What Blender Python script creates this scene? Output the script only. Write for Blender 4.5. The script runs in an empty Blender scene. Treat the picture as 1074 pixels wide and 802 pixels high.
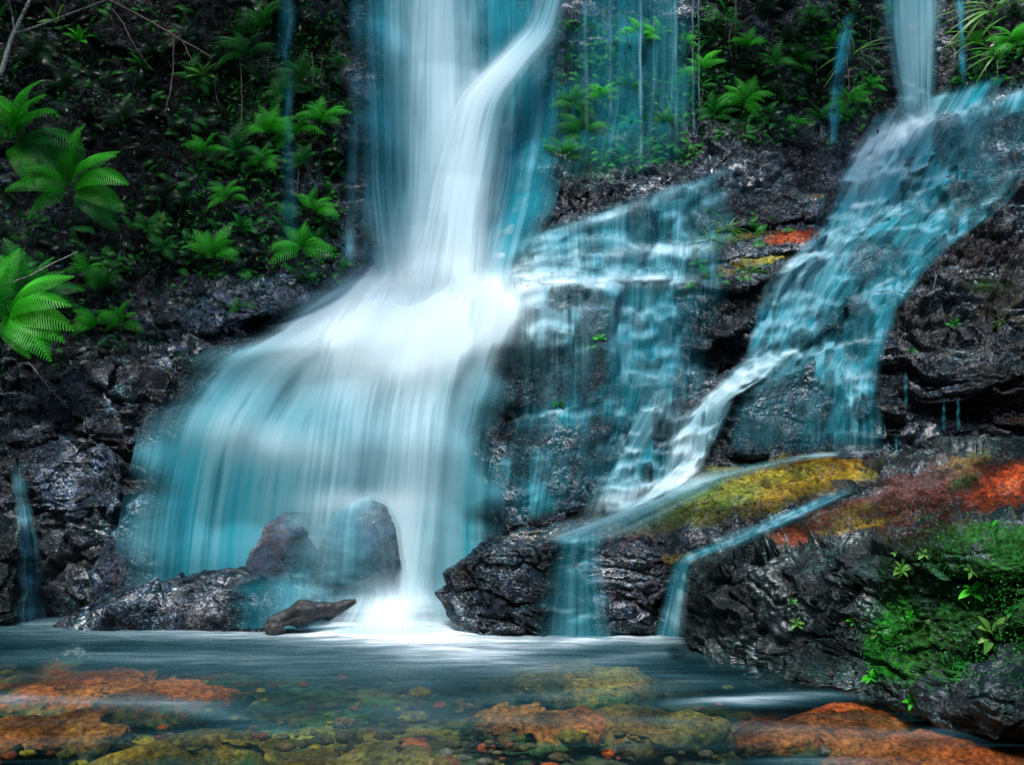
import bpy, math, random
import numpy as np
from mathutils import Vector, Matrix, Quaternion
from mathutils.bvhtree import BVHTree

random.seed(7)
RNG = np.random.default_rng(7)
S = bpy.context.scene
C = S.collection
R = math.radians

# ------------------------------------------------------------------ camera
CAM = np.array([0.0, 0.0, 1.5]); PITCH = R(5.0); HFOV = R(55.0)
FPX = 537.0 / math.tan(HFOV / 2)
cd = bpy.data.cameras.new('camera'); cam = bpy.data.objects.new('camera', cd); C.objects.link(cam)
cam.location = CAM; cam.rotation_euler = (math.pi / 2 + PITCH, 0, 0)
cd.sensor_fit = 'HORIZONTAL'; cd.angle = HFOV; cd.clip_end = 500; cd.clip_start = 0.05
S.camera = cam

# ------------------------------------------------------------------ light
SUN_EL, SUN_AZ = R(58), R(200)       # azimuth clockwise from +Y (from behind the camera)
w = bpy.data.worlds.new('World'); S.world = w; w.use_nodes = True
wn = w.node_tree; wn.nodes.clear()
sky = wn.nodes.new('ShaderNodeTexSky'); sky.sky_type = 'NISHITA'; sky.sun_disc = False
sky.sun_elevation = SUN_EL; sky.sun_rotation = SUN_AZ
bg = wn.nodes.new('ShaderNodeBackground'); bg.inputs[1].default_value = 0.13
wo = wn.nodes.new('ShaderNodeOutputWorld')
wn.links.new(sky.outputs[0], bg.inputs[0]); wn.links.new(bg.outputs[0], wo.inputs[0])
sl = bpy.data.lights.new('sun', 'SUN'); sl.energy = 1.5; sl.angle = R(14); sl.color = (1.0, 0.98, 0.95)
so = bpy.data.objects.new('sun', sl); C.objects.link(so)
sd = Vector((math.sin(SUN_AZ) * math.cos(SUN_EL), math.cos(SUN_AZ) * math.cos(SUN_EL), math.sin(SUN_EL)))
so.rotation_euler = sd.to_track_quat('Z', 'Y').to_euler(); so.location = (0, -5, 15)
S.view_settings.view_transform = 'Standard'; S.view_settings.look = 'None'
S.view_settings.exposure = 1.5; S.view_settings.gamma = 1.0; S.view_settings.use_curve_mapping = False
S.render.engine = 'CYCLES'
cy = S.cycles
cy.max_bounces = 6; cy.diffuse_bounces = 3; cy.glossy_bounces = 2; cy.transmission_bounces = 3
cy.transparent_max_bounces = 24; cy.volume_bounces = 0
cy.use_denoising = True; cy.caustics_reflective = False; cy.caustics_refractive = False
cy.volume_step_rate = 8.0; cy.volume_max_steps = 16

# ------------------------------------------------------------------ projection helpers
def P(u, v, Y):
    """world point seen at photo pixel (u,v) at world depth Y"""
    x = (np.asarray(u, float) - 537) / FPX; yu = (401 - np.asarray(v, float)) / FPX
    dx, dy, dz = x, math.cos(PITCH) - yu * math.sin(PITCH), math.sin(PITCH) + yu * math.cos(PITCH)
    k = Y / dy
    return np.stack([dx * k + CAM[0], dy * k, dz * k + CAM[2]], -1)

def UV(p):
    q = np.asarray(p, float) - CAM
    f = q[..., 1] * math.cos(PITCH) + q[..., 2] * math.sin(PITCH)
    h = -q[..., 1] * math.sin(PITCH) + q[..., 2] * math.cos(PITCH)
    f = np.maximum(f, 0.3)
    return 537 + FPX * q[..., 0] / f, 401 - FPX * h / f

def on_water(u, v, z=0.0):
    d = P(u, v, 1.0) - CAM
    return CAM + d * ((z - CAM[2]) / d[2])

# ------------------------------------------------------------------ noise (numpy)
_perm = RNG.permutation(256); _perm = np.concatenate([_perm, _perm, _perm])
_g = RNG.normal(size=(256, 3)); _g /= np.linalg.norm(_g, axis=1)[:, None]
def gnoise(p):
    i = np.floor(p).astype(np.int64); f = p - i; i &= 255
    w3 = f * f * f * (f * (f * 6 - 15) + 10)
    out = 0
    for dx in (0, 1):
        for dy in (0, 1):
            for dz in (0, 1):
                h = _perm[_perm[_perm[i[:, 0] + dx] + i[:, 1] + dy] + i[:, 2] + dz]
                g = _g[h]
                d = g[:, 0] * (f[:, 0] - dx) + g[:, 1] * (f[:, 1] - dy) + g[:, 2] * (f[:, 2] - dz)
                wt = (w3[:, 0] if dx else 1 - w3[:, 0]) * (w3[:, 1] if dy else 1 - w3[:, 1]) * (w3[:, 2] if dz else 1 - w3[:, 2])
                out = out + d * wt
    return out * 1.5
def fbm(p, octv=4, gain=0.5, ridged=False):
    a, s, t = 1.0, 0, 0
    p = np.array(p, float)
    for k in range(octv):
        n = gnoise(p + k * 17.3)
        if ridged: n = 1 - 2 * np.abs(n)
        s = s + a * n; t += a; a *= gain; p = p * 2.03
    return s / t
def worley(x, y, seed=0):
    """F1, F2 and the id of the nearest cell in 2-D"""
    ix, iy = np.floor(x).astype(int), np.floor(y).astype(int)
    f1 = np.full(x.shape, 9.0); f2 = f1.copy(); cid = np.zeros(x.shape); ox = np.zeros(x.shape); oy = np.zeros(x.shape)
    for dx in (-1, 0, 1):
        for dy in (-1, 0, 1):
            jx, jy = ix + dx, iy + dy
            h = _perm[_perm[(jx + seed) & 255] + (jy & 255)]
            h2 = _perm[h + 31]; h3 = _perm[h + 91]
            px, py = jx + 0.1 + 0.8 * h / 255, jy + 0.1 + 0.8 * h2 / 255
            d = np.hypot(x - px, y - py)
            n1 = d < f1
            f2 = np.where(n1, f1, np.minimum(f2, d)); cid = np.where(n1, h3 / 255, cid); ox = np.where(n1, x - px, ox); oy = np.where(n1, y - py, oy); f1 = np.where(n1, d, f1)
    return f1, f2, cid, ox, oy
def rbf(ctrl, smooth=2.0):
    c = np.array(ctrl, float); xy, z = c[:, :2], c[:, 2]; n = len(c)
    K = np.sqrt(((xy[:, None] - xy[None]) ** 2).sum(-1) + 400)
    A = np.zeros((n + 3, n + 3)); A[:n, :n] = K - np.eye(n) * smooth
    A[:n, n] = 1; A[:n, n + 1:] = xy / 100; A[n, :n] = 1; A[n + 1:, :n] = xy.T / 100
    wts = np.linalg.solve(A, np.concatenate([z, [0, 0, 0]]))
    def f(u, v):
        sh = np.shape(u); u = np.ravel(u); v = np.ravel(v); out = wts[n] + wts[n + 1] * u / 100 + wts[n + 2] * v / 100
        for k in range(n): out = out + wts[k] * np.sqrt((u - xy[k, 0]) ** 2 + (v - xy[k, 1]) ** 2 + 400)
        return out.reshape(sh)
    return f
def sstep(a, b, x):
    t = np.clip((x - a) / (b - a), 0, 1); return t * t * (3 - 2 * t)

# ------------------------------------------------------------------ mesh helpers
def grid_faces(nt, ns, wrap=False):
    i = np.arange(nt - 1)[:, None]; j = np.arange(ns if wrap else ns - 1)[None]
    j2 = (j + 1) % ns
    a = i * ns + j; b = i * ns + j2; c = (i + 1) * ns + j2; d = (i + 1) * ns + j
    return np.stack([a, b, c, d], -1).reshape(-1, 4)
def new_mesh(name, V, F, mat=None, parent=None, smooth=True):
    me = bpy.data.meshes.new(name)
    V = np.ascontiguousarray(V, np.float32)
    if isinstance(F, np.ndarray):
        n, k = F.shape
        me.vertices.add(len(V)); me.vertices.foreach_set('co', V.ravel())
        me.loops.add(n * k); me.loops.foreach_set('vertex_index', F.astype(np.int32).ravel())
        me.polygons.add(n); me.polygons.foreach_set('loop_start', np.arange(n, dtype=np.int32) * k)
        me.update(calc_edges=True); me.validate()
    else:
        me.from_pydata([tuple(v) for v in V], [], F); me.update()
    if smooth: me.polygons.foreach_set('use_smooth', np.ones(len(me.polygons), bool))
    if mat: me.materials.append(mat)
    o = bpy.data.objects.new(name, me); C.objects.link(o)
    if parent: o.parent = parent
    return o
def fattr(o, name, vals):
    a = o.data.attributes.new(name, 'FLOAT', 'POINT'); a.data.foreach_set('value', np.ascontiguousarray(vals, np.float32).ravel())
def cattr(o, name, vals):
    a = o.data.attributes.new(name, 'FLOAT_COLOR', 'POINT'); a.data.foreach_set('color', np.ascontiguousarray(vals, np.float32).ravel())
def vattr(o, name, vals):
    a = o.data.attributes.new(name, 'FLOAT_VECTOR', 'POINT'); a.data.foreach_set('vector', np.ascontiguousarray(vals, np.float32).ravel())
def tag(o, label=None, cat=None, group=None, kind=None):
    if label: o['label'] = label
    if cat: o['category'] = cat
    if group: o['group'] = group
    if kind: o['kind'] = kind
    return o
def empty(name, loc=(0, 0, 0)):
    o = bpy.data.objects.new(name, None); C.objects.link(o); o.location = loc; o.empty_display_size = 0.1; return o
def grid_normals(G):
    du = np.gradient(G, axis=1); dv = np.gradient(G, axis=0)
    n = np.cross(du, dv); n /= np.linalg.norm(n, axis=-1)[..., None] + 1e-9
    return n

# ------------------------------------------------------------------ materials
class NT:
    def __init__(s, name):
        s.m = bpy.data.materials.new(name); s.m.use_nodes = True; s.t = s.m.node_tree; s.t.nodes.clear()
        s.out = s.n('ShaderNodeOutputMaterial')
    def n(s, typ, **kw):
        x = s.t.nodes.new(typ)
        for k, v in kw.items():
            if k.startswith('i_'):
                key = k[2:]; key = int(key) if key.isdigit() else key.replace('_', ' ')
                s.set(x.inputs[key], v)
            else: setattr(x, k, v)
        return x
    def set(s, inp, v):
        if isinstance(v, bpy.types.NodeSocket): s.t.links.new(v, inp)
        else: inp.default_value = v
    def noise(s, vec, scale, detail=4, rough=0.55, dist=0.0):
        x = s.n('ShaderNodeTexNoise', i_Scale=scale, i_Detail=detail, i_Roughness=rough, i_Distortion=dist)
        s.set(x.inputs['Vector'], vec); return x.outputs['Fac']
    def ramp(s, fac, stops):
        x = s.n('ShaderNodeValToRGB'); s.set(x.inputs[0], fac); e = x.color_ramp.elements
        while len(e) < len(stops): e.new(0.5)
        for k, (p, c) in enumerate(stops):
            e[k].position = p; e[k].color = (c, c, c, 1) if not isinstance(c, (tuple, list)) else (*c, 1)
        return x.outputs[0]
    def mix(s, fac, a, b, blend='MIX'):
        x = s.n('ShaderNodeMix', data_type='RGBA', blend_type=blend)
        s.set(x.inputs[0], fac)
        for k, c in ((6, a), (7, b)):
            s.set(x.inputs[k], c if isinstance(c, bpy.types.NodeSocket) else (*c, 1))
        return x.outputs[2]
    def math(s, op, a, b=0.0, clamp=False):
        x = s.n('ShaderNodeMath', operation=op, use_clamp=clamp); s.set(x.inputs[0], a); s.set(x.inputs[1], b); return x.outputs[0]
    def maprange(s, v, a, b, c, d):
        x = s.n('ShaderNodeMapRange'); 
        for k, q in enumerate((v, a, b, c, d)): s.set(x.inputs[k], q)
        return x.outputs[0]
    def attr(s, name): return s.n('ShaderNodeAttribute', attribute_name=name)
    def bump(s, h, strength, dist, normal=None):
        x = s.n('ShaderNodeBump', i_Strength=strength, i_Distance=dist); s.set(x.inputs['Height'], h)
        if normal: s.set(x.inputs['Normal'], normal)
        return x.outputs[0]
    def mapping(s, vec, scale=(1, 1, 1), rot=(0, 0, 0)):
        x = s.n('ShaderNodeMapping'); s.set(x.inputs[0], vec); x.inputs['Scale'].default_value = scale; x.inputs['Rotation'].default_value = rot
        return x.outputs[0]

def rock_mat(name, dark=(0.002, 0.003, 0.0035), light=(0.018, 0.028, 0.034), speck=(0.58, 0.64, 0.70), rough=0.25, speckamt=1.0, spec=0.62):
    k = NT(name); geo = k.n('ShaderNodeNewGeometry'); pos = geo.outputs['Position']
    n1 = k.noise(pos, 2.2, 6, 0.6); n2 = k.noise(k.mapping(pos, (1, 1, 1.5)), 9, 8, 0.72); n3 = k.noise(k.mapping(pos, (1, 1, 1.7)), 34, 5, 0.75)
    base = k.mix(k.ramp(n2, [(0.40, 0.0), (0.60, 1.0)]), dark, light)
    base = k.mix(k.ramp(n1, [(0.38, 0.55), (0.6, 0.0)]), base, dark)
    hue = k.noise(pos, 1.7, 4, 0.6)                                   # mineral hues: green-blue, grey, purple, brown
    base = k.mix(1.0, base, k.ramp(hue, [(0.32, (0.35, 1.2, 1.25)), (0.45, (0.6, 1.05, 1.15)), (0.56, (0.8, 0.92, 1.3)), (0.70, (1.0, 0.95, 0.85))]), 'MULTIPLY')
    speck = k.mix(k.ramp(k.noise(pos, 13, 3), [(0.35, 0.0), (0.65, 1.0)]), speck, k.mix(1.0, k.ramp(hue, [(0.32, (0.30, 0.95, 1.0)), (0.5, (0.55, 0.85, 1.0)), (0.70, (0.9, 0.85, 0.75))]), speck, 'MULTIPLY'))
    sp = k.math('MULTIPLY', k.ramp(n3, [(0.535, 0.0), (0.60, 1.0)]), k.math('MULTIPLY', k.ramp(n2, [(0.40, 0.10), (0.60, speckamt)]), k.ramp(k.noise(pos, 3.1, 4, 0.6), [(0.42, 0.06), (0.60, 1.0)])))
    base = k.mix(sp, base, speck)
    at = k.attr('tint')
    br = k.ramp(k.math('ADD', at.outputs['Alpha'], k.math('MULTIPLY', k.math('SUBTRACT', k.noise(pos, 11, 7, 0.75), 0.5), 2.4)), [(0.34, 0.0), (0.80, 0.96)])
    tn = k.noise(k.mapping(pos, (1, 1, 1.6)), 21, 8, 0.78)
    tintc = k.mix(1.0, at.outputs['Color'], k.ramp(tn, [(0.36, (0.05, 0.06, 0.07)), (0.50, (0.55, 0.5, 0.5)), (0.60, (1.0, 1.0, 1.0)), (0.70, (1.5, 1.5, 1.5))]), 'MULTIPLY')
    tintc = k.mix(k.ramp(hue, [(0.42, 0.0), (0.62, 0.55)]), tintc, k.mix(1.0, tintc, (1.2, 0.65, 0.55), 'MULTIPLY'))
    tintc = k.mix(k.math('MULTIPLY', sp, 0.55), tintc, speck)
    col = k.mix(br, base, tintc)
    h = k.math('ADD', k.math('MULTIPLY', k.noise(k.mapping(pos, (1, 1, 1.4)), 17, 7, 0.75), 1.0), k.math('MULTIPLY', n3, 0.6))
    nb = k.bump(h, k.maprange(k.noise(pos, 1.9, 3, 0.5), 0.40, 0.58, 0.16, 1.0), 0.14)
    p = k.n('ShaderNodeBsdfPrincipled'); k.set(p.inputs['Base Color'], col); k.set(p.inputs['Normal'], nb)
    k.set(p.inputs['Roughness'], k.math('ADD', k.maprange(k.noise(pos, 8, 3), 0.3, 0.7, rough - 0.14, rough + 0.06), k.math('MULTIPLY', br, 0.4), True)); k.set(p.inputs['Specular IOR Level'], k.math('MULTIPLY', spec, k.math('SUBTRACT', 1.0, k.math('MULTIPLY', br, 0.84))))
    k.t.links.new(p.outputs[0], k.out.inputs[0]); return k.m

def water_mat(name='falling_water_mat', thin=(0.028, 0.31, 0.39), thick=(0.76, 0.90, 0.93)):
    k = NT(name); fl = k.attr('flow').outputs['Vector']; de = k.attr('dens').outputs['Fac']; wh = k.attr('white').outputs['Fac']
    s1 = k.noise(k.mapping(fl, (24, 0.4, 1)), 1.0, 3, 0.6, 0.15); s2 = k.noise(k.mapping(fl, (6.5, 0.2, 1)), 1.0, 3, 0.55, 0.2); s3 = k.noise(k.mapping(fl, (70, 1.0, 1)), 1.0, 2, 0.5)
    st = k.math('ADD', k.math('ADD', k.math('MULTIPLY', s1, 0.36), k.math('MULTIPLY', s2, 0.54)), k.math('MULTIPLY', s3, 0.10))
    st = k.maprange(st, 0.30, 0.70, 0.0, 1.0); sf = k.attr('soft').outputs['Fac']
    st = k.math('ADD', k.math('MULTIPLY', st, k.math('SUBTRACT', 1.0, sf)), k.math('MULTIPLY', sf, 0.56))
    # dens: 0 no water, 1 opaque; streaks matter less the denser the water
    a = k.math('ADD', k.math('MULTIPLY', de, k.math('ADD', 0.22, k.math('MULTIPLY', k.math('POWER', st, 1.3), 1.35))), k.math('MULTIPLY', k.math('POWER', de, 3.0), 0.55))
    a = k.math('MINIMUM', k.math('MAXIMUM', a, 0.0), 0.985)
    wf = k.math('ADD', wh, k.math('MULTIPLY', k.math('SUBTRACT', st, 0.5), 0.42), True)
    wf = k.math('MAXIMUM', k.math('MINIMUM', wf, 1.0), 0.0)
    col = k.mix(wf, thin, thick)
    d = k.n('ShaderNodeBsdfDiffuse'); k.set(d.inputs[0], col)
    tr = k.n('ShaderNodeBsdfTranslucent'); k.set(tr.inputs[0], col)
    m1 = k.n('ShaderNodeMixShader', i_0=0.3); k.t.links.new(d.outputs[0], m1.inputs[1]); k.t.links.new(tr.outputs[0], m1.inputs[2])
    tp = k.n('ShaderNodeBsdfTransparent'); m2 = k.n('ShaderNodeMixShader'); k.set(m2.inputs[0], a)
    k.t.links.new(tp.outputs[0], m2.inputs[1]); k.t.links.new(m1.outputs[0], m2.inputs[2])
    k.t.links.new(m2.outputs[0], k.out.inputs[0]); return k.m

def leaf_mat(name, c1, c2, rough=0.4, trans=0.35):
    k = NT(name); oi = k.n('ShaderNodeObjectInfo'); geo = k.n('ShaderNodeNewGeometry')
    n = k.noise(geo.outputs['Position'], 9, 3)
    f = k.math('ADD', k.math('MULTIPLY', oi.outputs['Random'], 0.6), k.math('MULTIPLY', n, 0.5), True)
    col = k.mix(f, c1, c2)
    p = k.n('ShaderNodeBsdfPrincipled'); k.set(p.inputs['Base Color'], col); p.inputs['Roughness'].default_value = rough
    p.inputs['Specular IOR Level'].default_value = 0.35
    t = k.n('ShaderNodeBsdfTranslucent'); k.set(t.inputs[0], col)
    m = k.n('ShaderNodeMixShader', i_0=trans); k.t.links.new(p.outputs[0], m.inputs[1]); k.t.links.new(t.outputs[0], m.inputs[2])
    k.t.links.new(m.outputs[0], k.out.inputs[0]); return k.m

def bark_mat(name, c1, c2):
    k = NT(name); geo = k.n('ShaderNodeNewGeometry'); n = k.noise(geo.outputs['Position'], 40, 5, 0.7)
    col = k.mix(k.ramp(n, [(0.4, 0.0), (0.6, 1.0)]), c1, c2)
    p = k.n('ShaderNodeBsdfPrincipled'); k.set(p.inputs['Base Color'], col); p.inputs['Roughness'].default_value = 0.55
    k.set(p.inputs['Normal'], k.bump(n, 0.6, 0.01)); k.t.links.new(p.outputs[0], k.out.inputs[0]); return k.m

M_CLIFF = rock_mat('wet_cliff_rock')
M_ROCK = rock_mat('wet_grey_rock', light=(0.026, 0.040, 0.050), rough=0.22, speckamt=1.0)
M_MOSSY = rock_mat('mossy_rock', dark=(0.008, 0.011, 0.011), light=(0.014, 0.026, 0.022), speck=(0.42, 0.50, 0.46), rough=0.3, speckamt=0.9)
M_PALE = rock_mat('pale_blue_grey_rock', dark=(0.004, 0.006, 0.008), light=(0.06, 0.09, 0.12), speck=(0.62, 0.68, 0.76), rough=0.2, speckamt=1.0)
M_SMOOTH = rock_mat('smooth_wet_rock', dark=(0.07, 0.08, 0.095), light=(0.15, 0.17, 0.19), speck=(0.2, 0.22, 0.24), rough=0.35, speckamt=0.1)
M_BED = rock_mat('submerged_rock', dark=(0.012, 0.022, 0.016), light=(0.22, 0.17, 0.05), speck=(0.5, 0.36, 0.15), rough=0.5, speckamt=0.3, spec=0.05)
M_WATER = water_mat()
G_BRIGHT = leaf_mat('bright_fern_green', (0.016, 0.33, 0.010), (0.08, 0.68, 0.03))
G_SUN = leaf_mat('sunlit_fern_green', (0.02, 0.36, 0.012), (0.14, 0.74, 0.04))  # brighter leaf green, the lit look of the large ferns put into the colour
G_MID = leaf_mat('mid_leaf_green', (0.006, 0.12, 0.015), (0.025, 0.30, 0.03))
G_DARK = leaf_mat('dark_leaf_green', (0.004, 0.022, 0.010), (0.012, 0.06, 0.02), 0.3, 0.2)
G_GRASS = leaf_mat('grass_green', (0.02, 0.10, 0.01), (0.10, 0.30, 0.03))
G_YELLOW = leaf_mat('pale_leaf_green', (0.06, 0.25, 0.03), (0.20, 0.42, 0.08))
M_TWIG = bark_mat('red_brown_twig', (0.10, 0.05, 0.05), (0.25, 0.15, 0.14))
M_BRANCH = bark_mat('lichen_branch', (0.02, 0.025, 0.015), (0.32, 0.34, 0.28))
M_ROOT = bark_mat('dry_root', (0.06, 0.045, 0.035), (0.20, 0.16, 0.13))
M_WOOD = bark_mat('wet_driftwood', (0.008, 0.010, 0.012), (0.045, 0.048, 0.05))

# zones of stain and moss (they belong to the rock) and near-black, painted shade on the fern walls: u, v, ru, rv, angle, colour, strength
def zones(G, zl, extra=None):
    u, v = UV(G.reshape(-1, 3)); col = np.zeros((len(u), 3)); wsum = np.zeros(len(u)); amax = np.zeros(len(u))
    jit = fbm(G.reshape(-1, 3) * 2.5, 3) * 0.7
    for (zu, zv, ru, rv, ang, c, st) in zl:
        ca, sa = math.cos(R(ang)), math.sin(R(ang)); du, dv = u - zu, v - zv
        a = (du * ca - dv * sa) / ru; b = (du * sa + dv * ca) / rv
        g = np.clip(1.35 - np.sqrt(a * a + b * b) + jit, 0, 1); g = g * g * (3 - 2 * g) * st
        col = col * (1 - g[:, None]) + np.array(c) * g[:, None] * 1.0
        wsum = wsum * (1 - g) + g
    c = col / np.maximum(wsum, 1e-4)[:, None]
    return np.concatenate([c, np.clip(wsum, 0, 1)[:, None]], 1)

ORANGE = (0.52, 0.10, 0.02); RUST = (0.22, 0.06, 0.022); YELLOW = (0.56, 0.48, 0.035); OLIVE = (0.20, 0.20, 0.03)
MOSS = (0.02, 0.15, 0.015); BRIGHTMOSS = (0.02, 0.40, 0.012); NEAR_BLACK = (0.005, 0.005, 0.005); TEALM = (0.03, 0.12, 0.115); PALE = (0.34, 0.33, 0.36)

# ------------------------------------------------------------------ the cliff
CTRL = [(-330,700,7.6),(-330,300,8.6),(-330,0,9.5),(-330,-330,10.2),
 (0,700,9.9),(0,650,10.1),(0,520,10.2),(0,420,10.5),(0,330,11.0),(0,200,11.6),(0,0,12.2),(0,-330,12.6),
 (100,650,10.1),(100,500,10.25),(100,410,10.5),(100,370,11.0),(100,200,11.8),(100,0,12.4),
 (200,700,10.0),(200,650,10.15),(200,500,10.35),(200,430,10.55),(210,370,11.0),(220,300,11.7),(220,150,12.1),(220,0,12.4),
 (340,650,10.1),(340,500,10.4),(340,400,10.8),(340,340,11.3),(350,285,11.9),(350,150,12.4),(350,0,12.7),
 (450,700,9.95),(450,650,10.1),(450,500,10.5),(450,400,10.8),(450,340,11.2),(450,290,12.1),(450,150,12.6),(450,0,12.7),(450,-330,13),
 (540,640,10.0),(540,500,10.3),(540,400,10.5),(545,310,10.9),(540,250,11.9),(560,150,12.7),(560,0,12.9),
 (640,600,9.9),(640,530,10.05),(640,420,10.5),(640,310,11.0),(640,250,11.6),(640,190,12.3),(640,100,12.9),(640,0,13.0),(640,-330,13.4),
 (740,560,9.9),(740,480,10.15),(740,400,10.7),(740,300,11.3),(740,200,12.2),(740,150,12.8),(740,0,13.1),
 (830,540,9.9),(830,470,10.2),(830,370,10.8),(830,300,11.5),(850,230,12.2),(860,170,12.8),(860,100,13.2),(860,0,13.3),
 (930,540,9.8),(930,470,10.1),(930,380,10.6),(930,300,11.2),(930,220,12.0),(950,140,12.9),(960,90,13.4),(960,0,13.5),(960,-330,13.8),
 (1040,540,9.6),(1040,450,10.0),(1040,350,10.5),(1040,250,11.1),(1040,170,11.8),(1050,90,12.6),(1050,0,13.0),
 (1404,700,7.4),(1404,300,8.8),(1404,0,10.5),(1404,-330,11.5),(900,700,9.4),(1074,700,9.0)]
LEDGES = [  # polyline of a lip, depth of the step
 ([(500,250),(560,225),(620,205),(680,190),(745,175)],.40),([(640,224),(680,208),(740,199)],.25),([(530,274),(600,266),(660,262),(735,258)],.30),
 ([(520,306),(580,301),(640,298),(735,294)],.34),([(610,328),(660,325),(725,326)],.2),([(530,357),(570,352),(605,355)],.2),([(650,386),(710,382)],.2),
 ([(690,404),(730,398),(775,388)],.25),([(515,438),(580,430),(645,418)],.3),([(600,477),(660,472)],.25),
 ([(915,160),(950,140),(1000,120),(1080,84)],.4),([(870,228),(940,214),(1000,192),(1070,178)],.3),([(835,262),(900,241),(960,224),(1060,203)],.3),
 ([(800,292),(860,264),(925,240)],.25),([(785,352),(830,336),(880,316),(935,288)],.3),([(750,404),(800,386),(850,371),(930,360)],.35),([(865,406),(935,400)],.25),
 ([(700,445),(740,420),(780,400)],.25),([(905,200),(960,172),(1010,150)],.2),([(880,330),(930,318),(990,270)],.2),
 ([(205,376),(290,360),(360,342),(430,332),(545,312)],.55),([(190,432),(260,440),(300,458),(380,450),(470,446)],.3),([(330,322),(420,288)],.35),
 ([(175,302),(270,292),(360,282)],.4),([(-60,415),(0,404),(100,380),(215,371)],.4),([(105,404),(185,401)],.25),([(-20,452),(60,455),(110,448)],.2),
 ([(725,240),(790,228),(850,218)],.25),([(735,268),(800,256),(850,244)],.25),([(730,292),(800,280),(830,275)],.2),([(740,180),(800,160),(870,150)],.3),
 ([(930,330),(1000,310),(1100,300)],.25),([(925,402),(1000,396),(1100,380)],.35),([(960,260),(1010,245),(1100,230)],.25),([(930,365),(1000,352),(1090,345)],.2)]
LEDGES += [([(560,242),(620,228),(700,214)],.16),([(600,284),(660,277),(738,276)],.16),([(545,318),(590,314),(640,312)],.14),([(640,343),(690,340),(735,342)],.14),([(655,362),(700,360),(735,362)],.14),
 ([(620,404),(660,400),(700,398)],.16),([(640,442),(680,436),(715,430)],.16),([(610,500),(650,495),(690,486)],.15),([(515,470),(560,466),(600,462)],.14),([(590,523),(640,516),(690,506)],.14),
 ([(890,185),(940,172),(1000,158)],.15),([(860,250),(905,232),(960,222)],.14),([(815,280),(860,254),(900,246)],.14),([(795,320),(840,305),(890,290)],.15),([(845,345),(890,330),(940,318)],.15),([(770,380),(820,364),(870,352)],.15),
 ([(865,388),(930,378)],.14),([(862,430),(935,424)],.16),([(862,452),(935,448)],.14),([(720,428),(760,412),(790,398)],.15),([(690,470),(725,452),(760,436)],.16),([(940,250),(990,232),(1040,222)],.14),([(950,190),(1010,172),(1074,160)],.15),([(1000,140),(1074,118)],.15)]
def blocks_of(U, k_):
    """every ledge is a row of blocks of its own height: offset of the lip (px), depth of the block (m), share of the water"""
    hsh = lambda c, q: ((np.sin(c * 12.9898 + q * 78.233) * 43758.5453) % 1)
    x = U / (20 + 16 * ((k_ * .618) % 1)) + 3.7 * k_ + .35 * fbm(np.stack([U.ravel() / 17, U.ravel() * 0 + k_, U.ravel() * 0], -1), 2).reshape(U.shape)
    c = np.floor(x); f = sstep(.86, 1.0, x - c)
    return [hsh(c, k_ + q) * (1 - f) + hsh(c + 1, k_ + q) * f for q in (0, .37, .71)]
def ledge_fields(U, Vv):
    wob = fbm(np.stack([U.ravel() / 45, Vv.ravel() / 45, U.ravel() * 0 + 3], -1), 4).reshape(U.shape) * 9
    line = np.zeros(U.shape); below = np.zeros(U.shape); count = np.zeros(U.shape)
    for k_, (pl, dz) in enumerate(LEDGES):
        pl = np.array(pl, float); lv = np.interp(U, pl[:, 0], pl[:, 1])
        fade = sstep(pl[0, 0] - 25, pl[0, 0] + 15, U) * (1 - sstep(pl[-1, 0] - 15, pl[-1, 0] + 25, U))
        brk = .12 + .88 * sstep(-.2, .3, fbm(np.stack([U.ravel() / 26 + k_ * 5, U.ravel() * 0 + k_, U.ravel() * 0], -1), 3).reshape(U.shape))
        bo, bd, bw_ = blocks_of(U, k_); d = Vv - lv + .45 * wob + (bo - .5) * 15; brk = brk * (.2 + .9 * bw_); amp = fade * brk * min(1, max(.1, dz * 3.0 - .27)); dec = 7 + 34 * sstep(-.1, .5, fbm(np.stack([U.ravel() / 9 + k_, U.ravel() * 0 + 3 + k_, U.ravel() * 0], -1), 3).reshape(U.shape))
        line = np.maximum(line, amp * np.exp(-(d / 2.3) ** 2)); below = np.maximum(below, amp * np.exp(-np.clip(d, 0, None) / dec) * (d > -1.5)); count += (fade > .5) * (d > 0)
    return line, below, count
def cliff_grid(us, vs):
    U, Vv = np.meshgrid(us, vs)
    D = rbf(CTRL)(U, Vv)
    wob = fbm(np.stack([U.ravel() / 45, Vv.ravel() / 45, U.ravel() * 0 + 3], -1), 4).reshape(U.shape) * 9
    for pl0, dz in LEDGES:
        pl = np.array(pl0, float); lv = np.interp(U, pl[:, 0], pl[:, 1])
        fade = sstep(pl[0, 0] - 25, pl[0, 0] + 15, U) * (1 - sstep(pl[-1, 0] - 15, pl[-1, 0] + 25, U))
        bo, bd, bw_ = blocks_of(U, LEDGES.index((pl0, dz))); d = Vv - lv + .45 * wob + (bo - .5) * 15                    # >0 below the lip
        dz = dz * (.55 + .9 * bd)
        up = np.exp(-np.clip(-d, 0, None) / 45); dn = np.exp(-np.clip(d, 0, None) / 40)
        stp = sstep(-4.5, 1.5, d)
        D += fade * dz * (0.5 * up * (1 - stp) - 0.5 * dn * stp)
    return U, Vv, D
us = np.concatenate([np.linspace(-330, -30, 60, endpoint=False), np.linspace(-30, 1104, 480, endpoint=False), np.linspace(1104, 1404, 60)])
vs = np.concatenate([np.linspace(-330, -20, 60, endpoint=False), np.linspace(-20, 560, 260, endpoint=False), np.linspace(560, 705, 40)])
U, Vv, D = cliff_grid(us, vs)
G = P(U, Vv, D)
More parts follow.
